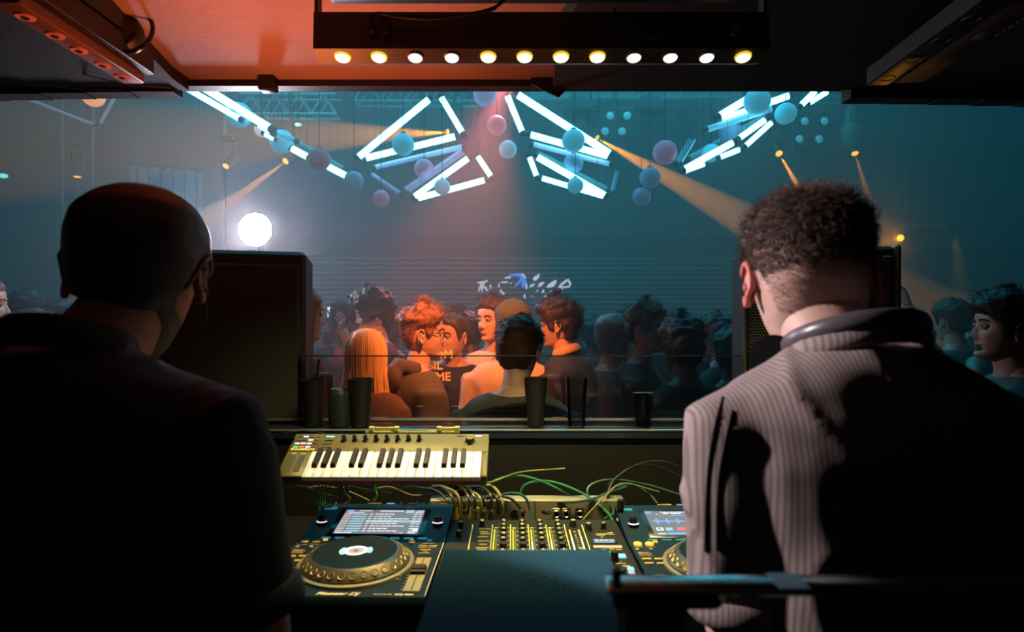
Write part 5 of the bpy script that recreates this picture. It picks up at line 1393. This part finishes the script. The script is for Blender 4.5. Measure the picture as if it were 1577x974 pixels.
    for sg in (-1, 1):
        h_ = nb + Tb0 @ Vector((sg * .085, 0, -.60 * s)); kx = nb + Tb0 @ Vector((sg * .10, .01, 0)); kx.z = gr + (hz - gr) * .54; ft = nb + Tb0 @ Vector((sg * .11, -.01, 0)); ft.z = gr + .07
        tr.tube([h_, kx, ft], [.098 * s, .072 * s, .058 * s], 12)
    tr.build('trousers', mat('trousers_%d' % (seed % 3), ((.02, .022, .03), (.03, .03, .032), (.03, .04, .06))[seed % 3], .85), t)
    for sg in (-1, 1):
        sb = M(TB); sb.ball((sg * .11, .045, FZ - nb.z + .045), (.045, .13, .045), 14, 8); sb.build('shoe', mat('shoe', (.05, .05, .05), .6), t)
    if glasses:
        g = M(TH)
        for sg in (-1, 1):
            g.tube([Vector((sg * (.031 + .021 * math.cos(a)), .098 - .004 * abs(math.cos(a)), .003 + .017 * math.sin(a))) * s for a in [2 * math.pi * i / 16 for i in range(17)]], .0016, 6)
            g.tube([Vector((sg * .052, .095, .008)) * s, Vector((sg * .072, .05, .006)) * s, Vector((sg * .080, -.004, .002)) * s], .0016, 6)
        g.tube([Vector((-.010, .099, .006)) * s, Vector((0, .102, .009)) * s, Vector((.010, .099, .006)) * s], .0016, 6)
        g.build('glasses', mat('glasses_black', (.01, .01, .01), .3), t)
    return t, TH, TB, paths

# crowd, nearest first -----------------------------------------------------
BR = (.035, .02, .012); BLK = (.012, .010, .009); GING = (.32, .13, .05); BLOND = (.75, .50, .18); GREYH = (.25, .24, .23)
CRA = -90   # facing right in the picture
pp, TH, TB, PT = person('man in profile with wire glasses, quiffed light brown hair and olive hoodie', P(652, 515, 2.75), yaw=-82, body=-60, hair=('short', .026, (.20, .085, .04)), top=(.085, .07, .035), hood=True, glasses=True, seed=1, h_kw=dict(noise_a=.4, strands=900, slen=.03, top=1.2, side=.7), sh_drop=.0)
person('man with short brown hair seen from behind, head bowed, dark t-shirt, nearest of the crowd', P(799, 540, 2.3), yaw=-18, pitch=-14, body=-12, tone='mid', hair=('full', .020, (.05, .025, .015)), top=(.035, .035, .03), seed=2, sleeve='short', eyes=False, h_kw=dict(strands=1600, slen=.014, noise_a=.3), neck_fwd=.02, sh_drop=-.005, width=1.02)
person('dark haired man in profile facing left with an upturned pale collar', P(862, 500, 3.0), yaw=72, body=60, pitch=-4, hair=('full', .030, (.03, .018, .012)), top=(.02, .02, .022), collar=(.62, .42, .28), seed=3, h_kw=dict(noise_a=.4, strands=700, slen=.03, top=1.1))
person('man with short dark hair and pale t-shirt looking left past the green beanie', P(760, 494, 3.25), yaw=140, body=165, hair=('short', .024, (.04, .02, .012)), top=(.62, .52, .42), seed=4, h_kw=dict(noise_a=.4, strands=600, slen=.025), sleeve='short')
person('person in a dark green knitted beanie seen from behind', P(790, 503, 2.95), yaw=-10, tone='mid', hair=None, beanie=(.045, .06, .035), top=(.55, .42, .30), seed=5, eyes=False)
person('tall man with a rounded afro and beard looking down to the left', P(574, 484, 3.5), yaw=112, pitch=-12, body=95, tone='mid', hair=('full', .055, (.012, .008, .006)), top=(.018, .02, .03), seed=6, h_kw=dict(noise_a=.25, nscale=30, strands=1400, slen=.014, top=1.0, side=1.5))
person('person with straight long blonde hair seen from behind, below the afro haired man', P(564, 548, 2.62), yaw=8, tone='fair', hair=('long', .018, BLOND), top=(.12, .07, .04), seed=7, eyes=False, scale=.92, h_kw=dict(noise_a=.1, strands=200, slen=.03))
person('person with long ginger hair in a rust brown top beside the left speaker', P(463, 486, 2.6), yaw=-62, body=-40, tone='fair', hair=('long', .022, (.42, .15, .05)), top=(.22, .07, .04), seed=8, h_kw=dict(noise_a=.15, strands=300))
person('dark haired person with raised clapping hands between the ginger and the afro haired person', P(536, 492, 3.9), yaw=-35, body=-20, tone='mid', hair=('full', .030, (.02, .012, .01)), top=(.05, .03, .03), seed=9, sleeve='short', arms=[(P(520, 560, 3.7), P(524, 520, 3.65)), (P(560, 575, 3.7), P(537, 530, 3.62))])
pt_, TH2, TB2, _ = person('person in a black t-shirt printed with bold orange capitals behind the bespectacled man', P(695, 519, 3.15), yaw=150, pitch=0, body=178, tone='mid', hair=('short', .016, (.03, .02, .015)), top=(.008, .008, .009), seed=10, sleeve='short', sh_drop=-.02)
person('bald or close cropped person far back above the printed t-shirt', P(703, 484, 5.0), yaw=120, tone='mid', hair=('crop', .006, (.1, .06, .05)), top=(.05, .05, .06), seed=11, detail=False)
person('older person with pale bobbed hair in profile facing right', P(946, 522, 3.2), yaw=-78, body=-70, tone='mid', hair=('full', .026, GREYH), top=(.05, .055, .06), seed=12, h_kw=dict(noise_a=.2, strands=300), pitch=-6)
person('tall dark haired man with black glasses looking right, right of the pale bob', P(996, 508, 3.05), yaw=-125, body=-110, tone='mid', hair=('short', .036, BLK), top=(.02, .022, .024), seed=13, glasses=True, h_kw=dict(noise_a=.4, strands=500, slen=.03))
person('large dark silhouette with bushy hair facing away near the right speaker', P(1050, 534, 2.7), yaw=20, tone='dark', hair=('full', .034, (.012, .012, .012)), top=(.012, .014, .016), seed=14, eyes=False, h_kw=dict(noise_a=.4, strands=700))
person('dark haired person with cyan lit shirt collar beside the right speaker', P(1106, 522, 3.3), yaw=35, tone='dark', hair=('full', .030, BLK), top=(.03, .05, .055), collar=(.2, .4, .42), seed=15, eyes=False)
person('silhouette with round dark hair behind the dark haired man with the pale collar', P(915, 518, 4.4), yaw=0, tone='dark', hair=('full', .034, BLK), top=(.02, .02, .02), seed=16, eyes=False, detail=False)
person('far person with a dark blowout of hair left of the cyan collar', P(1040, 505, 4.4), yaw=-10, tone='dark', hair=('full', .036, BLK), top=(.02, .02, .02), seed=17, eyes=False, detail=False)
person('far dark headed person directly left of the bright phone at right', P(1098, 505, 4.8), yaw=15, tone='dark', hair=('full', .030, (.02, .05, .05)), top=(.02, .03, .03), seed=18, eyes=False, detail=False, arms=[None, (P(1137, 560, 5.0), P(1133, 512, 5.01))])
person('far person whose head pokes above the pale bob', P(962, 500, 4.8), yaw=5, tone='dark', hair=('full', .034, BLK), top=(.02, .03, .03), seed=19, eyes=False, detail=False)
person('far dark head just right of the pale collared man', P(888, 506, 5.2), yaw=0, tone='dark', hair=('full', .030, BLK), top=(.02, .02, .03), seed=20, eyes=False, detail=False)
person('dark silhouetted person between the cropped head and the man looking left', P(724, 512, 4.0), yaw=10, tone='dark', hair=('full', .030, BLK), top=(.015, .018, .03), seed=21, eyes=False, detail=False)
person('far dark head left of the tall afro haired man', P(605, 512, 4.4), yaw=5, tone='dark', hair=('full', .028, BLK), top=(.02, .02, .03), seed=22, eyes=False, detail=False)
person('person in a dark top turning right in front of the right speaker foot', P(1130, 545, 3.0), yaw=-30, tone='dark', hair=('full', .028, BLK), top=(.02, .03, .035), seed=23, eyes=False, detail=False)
person('laughing man in profile at the right edge in a dark teal top', P(1548, 508, 2.15), yaw=75, body=80, tone='mid', hair=('full', .026, BLK), top=(.04, .09, .10), seed=24, mouth_open=True, h_kw=dict(noise_a=.15, strands=900, slen=.02, top=1.3), pitch=6)
a_, THr, TBr, _ = person('person with both arms raised holding a phone up right of the right speaker', P(1466, 496, 3.6), yaw=10, tone='fair', hair=('short', .026, BLK), top=(.03, .08, .09), seed=25, sleeve='short', eyes=False, arms=[(P(1432, 535, 3.35), P(1398, 470, 3.35)), (P(1500, 560, 3.4), P(1500, 620, 3.3))])
person('person lit bright yellow beyond the laughing man', P(1489, 512, 4.6), yaw=150, tone='pale', hair=('short', .02, (.4, .28, .08)), top=(.5, .4, .1), seed=26)
person('dark person low in front of the raised arms', P(1412, 530, 3.9), yaw=0, tone='dark', hair=('full', .03, BLK), top=(.02, .04, .04), seed=27, eyes=False, detail=False)
person('person cut off by the left edge of the picture', P(-30, 470, 2.7), yaw=-60, tone='mid', hair=('short', .02, (.08, .05, .03)), top=(.3, .12, .1), seed=28)
person('dark person with bluish hair left of the capped dj, far back', P(38, 484, 3.6), yaw=20, tone='mid', hair=('full', .03, (.02, .025, .035)), top=(.04, .04, .06), seed=29, eyes=False, detail=False)
person('reddish lit person low at the left behind the shoulder of the capped dj', P(50, 518, 3.0), yaw=-25, tone='mid', hair=('full', .028, (.16, .07, .035)), top=(.06, .04, .04), seed=30, eyes=False)
person('far person right beside the cap of the left dj', P(92, 495, 4.0), yaw=-50, tone='fair', hair=('short', .022, (.04, .03, .03)), top=(.2, .09, .09), seed=31, detail=False)
spot('yellow_face_light', P(1470, 360, 5.0), P(1489, 512, 4.6), (1, .62, .04), 45, 16, .5, .02)
# printed capitals on the black t-shirt, orange
TF = frame(P(659, 552, 2.995), (1, 0, 0), (0, 0, 1))
ORP = mat('print_orange', (1, .62, .25), .7)
shirt10 = [o for o in pt_.children if o.name.startswith('top')][0]
for i, w in enumerate(('FOM', 'SIL', 'VME')):
    text_part('printed_word', w, .058, Matrix.Translation((0, .0, -i * .056)) @ TF, ORP, shirt10, bold=.0016, ext=.002, xs=1.05)

# ------------------------------------------------------------------ the two djs
def folds(seed, amp, sx, sz):
    sd = Vector((seed, 0, 0))
    def f(co):
        out = np.empty(len(co))
        for i, q in enumerate(co):
            v = noise.fractal(Vector((q[0] * sx, q[1] * sx, q[2] * sz)) + sd, 1.0, 2.0, 3)
            w = 1 - abs(noise.noise(Vector((q[0] * sx * 1.3 + q[2] * 4, q[1] * sx, q[2] * sz * 1.2)) + sd * 2)) * 2.2
            out[i] = amp * (v * .8 + max(0, w) ** 3 * .7)
        return out
    return f

def dj(label, hc, yaw, pitch, roll, body, tone, tilt, shw, arms, nb, top_mat, sleeve_cut, seed, wr=1.0):
    hc = Vector(hc); nb = Vector(nb)
    t = thing('person', (nb.x, nb.y, 0), label, 'person')
    TB = Matrix.Translation(nb) @ Euler((math.radians(tilt), 0, math.radians(body)), 'XYZ').to_matrix().to_4x4()
    TH = head_T(hc, yaw, pitch, roll)
    b = M(TH)
    X, Y, Z, A = head_grid(128, 96)
    b.add(np.stack([X, Y, Z], -1).reshape(-1, 3) * 1.0, grid_faces(96, 128)); b.T = Matrix.Identity(4)
    hd = b
    nk = M(); p0 = TH @ Vector((0, -.008, -.035)); p1 = TB @ Vector((0, -.0, -.02)); 
    nk.tube([p0, p0.lerp(p1, .35), p0.lerp(p1, .7), p1, p1 - Vector((0, 0, .07))], [.050, .056, .060, .074, .10], 28)
    nk.loft(torso_rings(TB, .94, shw / .19, .95))
    sh = [TB @ Vector((sg * (shw - .012), -.01, -.065)) for sg in (-1, 1)]
    for i, sg in enumerate((-1, 1)):
        e, w = [Vector(q) for q in arms[i]]; p = sh[i]
        nk.tube([p, p.lerp(e, .3), p.lerp(e, .7), e, e.lerp(w, .3), e.lerp(w, .7), w], [.056, .056, .050, .044, .045, .036, .028], 18)
    hips = TB @ Vector((0, .0, -.58))
    for sg in (-1, 1):
        h_ = hips + Vector((sg * .085, 0, 0)); k_ = Vector((h_.x + sg * .01, h_.y + .03, .48)); f_ = Vector((h_.x + sg * .02, h_.y, .08))
        nk.tube([h_, h_.lerp(k_, .5), k_, k_.lerp(f_, .35), f_], [.085, .075, .055, .055, .038], 14)
    fused = remesh(nk, .011, 5, .5)
    b.add(np.concatenate(fused.v), fused.f)
    b.T = TH; b.m = 1; ear(b, 1); ear(b, -1); b.m = 0; b.T = Matrix.Identity(4)
    for i in range(2):
        e, w = [Vector(q) for q in arms[i]]; dd = (w - e).normalized(); hand(b, w + dd * .006, dd, (0, 0, -1), 1 if i == 0 else -1, .45)
    b.build('body', [skin(tone), mat('skin_ear_backlit', (.55, .16, .13), .45)], t, smooth='all')  # red of the backlit ears is put into their own colour
    for sg in (-1, 1):
        e_ = M(TH); e_.m = 0; e_.ball((sg * .031, .0745, .003), .0115, 14, 10); e_.m = 1; e_.ball((sg * .031, .0835, .003), (.0055, .0035, .0055), 10, 6)
        e_.build('eye', [EYEW, EYED], t)
    e_ = M(TH); e_.tube([Vector((x, .0925 - 27 * x * x, -.0665 - 8 * x * x)) for x in (-.021, -.012, 0, .012, .021)], [.001, .0024, .003, .0024, .001], 8, .8); e_.build('lips', LIP, t)
    # shirt
    c = M(); c.loft(torso_rings(TB, 1.05, shw / .19 * 1.03, 1.08)[:-1])
    for i, sg in enumerate((-1, 1)):
        e, w = [Vector(q) for q in arms[i]]; p = sh[i]; q = p.lerp(e, sleeve_cut)
        c.tube([p + (p - sh[1 - i]).normalized() * -.04, p, p.lerp(q, .4), p.lerp(q, .8), q], [.07, .078 * wr, .080 * wr, .076 * wr, .074 * wr], 24)
    r = remesh(c, .0075, 6, .6, folds(seed, .0075, 7.0, 4.5))
    shirt = r.build('shirt', top_mat, t, smooth='all')
    for i, sg in enumerate((-1, 1)):
        e, w = [Vector(q) for q in arms[i]]; p = sh[i]; q = p.lerp(e, sleeve_cut); u = (e - p).normalized()
        cb = M(); cb.tube([q - u * .022, q - u * .018, q, q + u * .012, q + u * .016], [.070 * wr, .079 * wr, .081 * wr, .079 * wr, .068 * wr], 28)
        cb.build('sleeve_hem', top_mat, shirt, smooth='all')
    cb = M(TB); pts = [Vector((.070 * math.cos(a), -.010 + .066 * math.sin(a), .036 - .02 * math.sin(a))) for a in [math.radians(-252 + i * 324 / 24) for i in range(25)]]
    cb.tube(pts, .009, 12, 2.4, up=(0, 0, 1)); cb.build('collar', top_mat, shirt, smooth='all')
    tr = M(); tr.loft(torso_rings(TB, 1.0, shw / .19, 1.0)[:2])
    for sg in (-1, 1):
        h_ = hips + Vector((sg * .085, 0, 0)); k_ = Vector((h_.x + sg * .01, h_.y + .03, .48)); f_ = Vector((h_.x + sg * .02, h_.y, .06))
        tr.tube([h_ + Vector((0, 0, .03)), h_.lerp(k_, .5), k_, f_], [.105, .092, .072, .062], 16)
    tr.build('trousers', mat('trousers_dj', (.02, .02, .025), .85), t)
    for sg in (-1, 1):
        sb = M(); sb.ball((hips.x + sg * .105, hips.y + .05, .045), (.048, .135, .045), 16, 10); sb.build('shoe', mat('shoe', (.05, .05, .05), .6), t)
    return t, TH, TB, shirt, sh

# left dj: dark cap, dark patterned shirt
LSH = bpy.data.materials.new('dark_patterned'); LSH.use_nodes = True
nt = LSH.node_tree; bs = nt.nodes['Principled BSDF']; bs.inputs['Roughness'].default_value = .8
tc = nt.nodes.new('ShaderNodeTexCoord'); nz = nt.nodes.new('ShaderNodeTexNoise'); nz.inputs['Scale'].default_value = 7; nz.inputs['Detail'].default_value = 3; nz.inputs['Distortion'].default_value = 1.2
cr = nt.nodes.new('ShaderNodeValToRGB'); cr.color_ramp.elements[0].position = .54; cr.color_ramp.elements[0].color = (.012, .018, .022, 1); cr.color_ramp.elements[1].position = .62; cr.color_ramp.elements[1].color = (.16, .11, .12, 1)
nt.links.new(tc.outputs['Object'], nz.inputs['Vector']); nt.links.new(nz.outputs['Fac'], cr.inputs[0]); nt.links.new(cr.outputs[0], bs.inputs['Base Color'])
dl, THl, TBl, shl, _ = dj('dj at left seen from behind in a dark cap and dark patterned shirt', P(214, 424, .86), 20, -20, 2, 2, 'mid', -4, .190,
   [((-.80, .70, 1.12), (-.66, .96, 1.10)), ((-.308, .715, 1.10), (-.47, .96, 1.10))], (-.545, .735, 1.425), LSH, .80, 3, .84)
capm = mat('cap_black', (.022, .030, .034), .5, bump=.25, bscale=300)
HL['low_cap'] = [(0, .020), (50, .018), (75, .012), (95, .022), (108, .0), (125, -.055), (180, -.085)]
add_hair(dl, THl @ Matrix.Scale(1.04, 4), 'low_cap', .012, capm, 1.0, noise_a=.12, nscale=9, strands=0, name='cap', top=1.3, side=2.2)
b = M(THl); A_ = [math.radians(a) for a in range(0, 361, 12)]
hz_ = lambda a: float(interp(HL['low_cap'], abs(((math.degrees(a) + 180) % 360) - 180)))
def band_pt(a):
    z = hz_(a); r1 = float(interp(GT, z)); r2 = float(interp(FT if math.cos(a) > 0 else BT, z))
    return Vector(((r1 + .013) * 1.04 * math.sin(a), (r2 + .013) * 1.04 * math.cos(a), z * 1.04 + .008))
b.tube([band_pt(a) for a in A_], .0042, 10); b.build('cap_band', capm, dl)
b = M(THl); b.tube([Vector((.082, .07, .004)), Vector((.084, .02, .006)), Vector((.087, -.014, .006)), Vector((.086, -.024, -.012))], .0014, 6); b.build('glasses_arm', GREYM, dl)
add_hair(dl, THl, 'short', .005, mat('hair_left', (.02, .015, .012), .7), 1.0, strands=500, slen=.008, seed=41)
# the earring cord
b = M(THl); b.tube([Vector((.090, -.008, -.035)), Vector((.094, .0, -.06)), Vector((.090, .004, -.078)), Vector((.084, .0, -.06))], .0008, 6); b.build('ear_cord', GREYM, dl)

# right dj: faded curly hair, striped shirt
RSH = stripe_mat('striped_shirt', (.19, .165, .16), (.34, .295, .285), 60, 'X', thin=.40)
dr, THr_, TBr_, shr, shs = dj('dj at right seen from behind with curly faded hair and a pale striped shirt', P(1246, 428, .83), -14, -16, -2, 7, 'pale', -4, .168,
   [((.275, .70, 1.10), (.395, .96, 1.10)), ((.68, .70, 1.10), (.58, .97, 1.10))], (.418, .735, 1.428), RSH, .745, 8, .84)
# shaved sides: short stubble strands, longer curls on top
HB = mat('hair_curly', (.085, .055, .042), .55); HF = mat('hair_fade', (.17, .115, .09), .6)
def curls(parent, TH, n, cond, length, wave, m, name, seed, w0=.0006, segs=5, up=.5, jit=.6):
    rs = np.random.RandomState(seed); X, Y, Z, A = head_grid(180, 140, False)
    pts = np.stack([X, Y, Z], -1).reshape(-1, 3); deg = np.abs(np.degrees(A)).reshape(-1)
    ok = np.where([cond(z, d) for z, d in zip(pts[:, 2], deg)])[0]
    wgt = np.sqrt(pts[ok, 0] ** 2 + pts[ok, 1] ** 2) + .01
    ch = rs.choice(ok, n, p=wgt / wgt.sum()); vs = []; fs = []
    for c in ch:
        p = pts[c] + rs.normal(0, .0012, 3); nn = Vector((p[0] / .0735 ** 2, p[1] / .098 ** 2, p[2] / .118 ** 2)).normalized(); p = Vector(p)
        g = Vector(rs.normal(0, jit, 3)); d = (nn * up + g * .5 + Vector((0, -.1, -.15))).normalized(); L = length(p.z) * (.6 + .7 * rs.rand())
        s_ = nn.orthogonal().normalized(); q_ = nn.cross(s_); ph = rs.rand() * 6.28; fr = 5 + 4 * rs.rand(); i0 = len(vs)
        for k in range(segs):
            t = k / (segs - 1); c_ = p + d * L * t + nn * L * .25 * math.sin(t * 2.5) + (s_ * math.cos(ph + fr * t) + q_ * math.sin(ph + fr * t) - (s_ * math.cos(ph) + q_ * math.sin(ph))) * wave * t ** .5
            if k == 0: c_ = p - nn * .002
            w = w0 * (1 - .6 * t)
            for e in range(3):
                an = 2.094 * e; vs.append(c_ + (s_ * math.cos(an) + q_ * math.sin(an)) * w)
        for k in range(segs - 1):
            for e in range(3):
                f_ = (e + 1) % 3; a0 = i0 + k * 3; fs.append((a0 + e, a0 + f_, a0 + 3 + f_, a0 + 3 + e))
    b = M(TH); b.add(vs, fs); b.build(name, m, parent, smooth='all', kind='stuff')
def hline(d): return float(np.interp(d, [0, 40, 60, 75, 90, 110, 125, 180], [.06, .055, .01, -.03, .02, .0, -.06, -.085]))
curls(dr, THr_, 8500, lambda z, d: z > -.01 and z > hline(d), lambda z: .003 + .019 * min(1, max(0, (z + .01) / .085)) ** 2, .004, HB, 'curly_top', 4, .00055, 7, .6, .75)
curls(dr, THr_, 17000, lambda z, d: hline(d) < z < .075, lambda z: .0012 + .006 * max(0, (z + .05) / .1) ** 1.6, .0005, HF, 'faded_sides', 6, .00028, 3, .2, .35)
add_hair(dr, THr_, 'crop', .010, HB, 1.0, noise_a=.6, nscale=40, strands=0, seed=44, side=0.0, name='hair_base')
from mathutils.bvhtree import BVHTree
bvh = BVHTree.FromPolygons([shr.matrix_world @ v.co + ORIG[shr.name] for v in shr.data.vertices], [tuple(p.vertices) for p in shr.data.polygons])
PIP = mat('piping', (.05, .04, .045), .8)
eye_ = Vector((0, 0, CZ))
for ln in (((1113, 612), (1100, 660), (1091, 720), (1087, 790), (1086, 850)), ((1128, 632), (1117, 680), (1108, 730), (1104, 790), (1104, 848))):
    pts = []
    for x, y in catmull([Vector((x, y, 0)) for x, y in ln], 5) and [(q.x, q.y) for q in catmull([Vector((x, y, 0)) for x, y in ln], 5)]:
        d_ = (P(x, y, 1) - eye_).normalized(); h_ = bvh.ray_cast(eye_, d_)[0]
        if h_ is not None: pts.append(h_ - d_ * .0006)
    if len(pts) > 3: b = M(); b.tube(pts, .0016, 6); b.build('sleeve_piping', PIP, shr)

# headphones around his neck
hp = thing('headphones', TBr_ @ Vector((0, 0, .04)), 'dark grey headphones worn round the neck of the curly haired dj', 'headphones')
b = M(TBr_); pts = [Vector((.074 * math.cos(a), -.006 + .078 * math.sin(a), .046 + .020 * -math.sin(a))) for a in [math.radians(-208 + i * 236 / 28) for i in range(29)]]
b.tube(pts, .0062, 12, 1.75, up=(0, 0, 1)); b.build('headband', mat('headband', (.10, .095, .11), .32), hp)
for sg in (-1, 1):
    b = M(TBr_); b.cyl(Vector((sg * .072, .05, .022)), Vector((sg * .056, .066, .018)), .030, .027, 24); b.build('ear_cup', BLACKG, hp)

person('far person holding up the bright phone at the left of the crowd', P(524, 505, 4.7), yaw=0, tone='dark', hair=('full', .03, BLK), top=(.02, .02, .03), seed=33, eyes=False, detail=False, arms=[(P(502, 560, 4.6), P(508, 505, 4.62)), None])
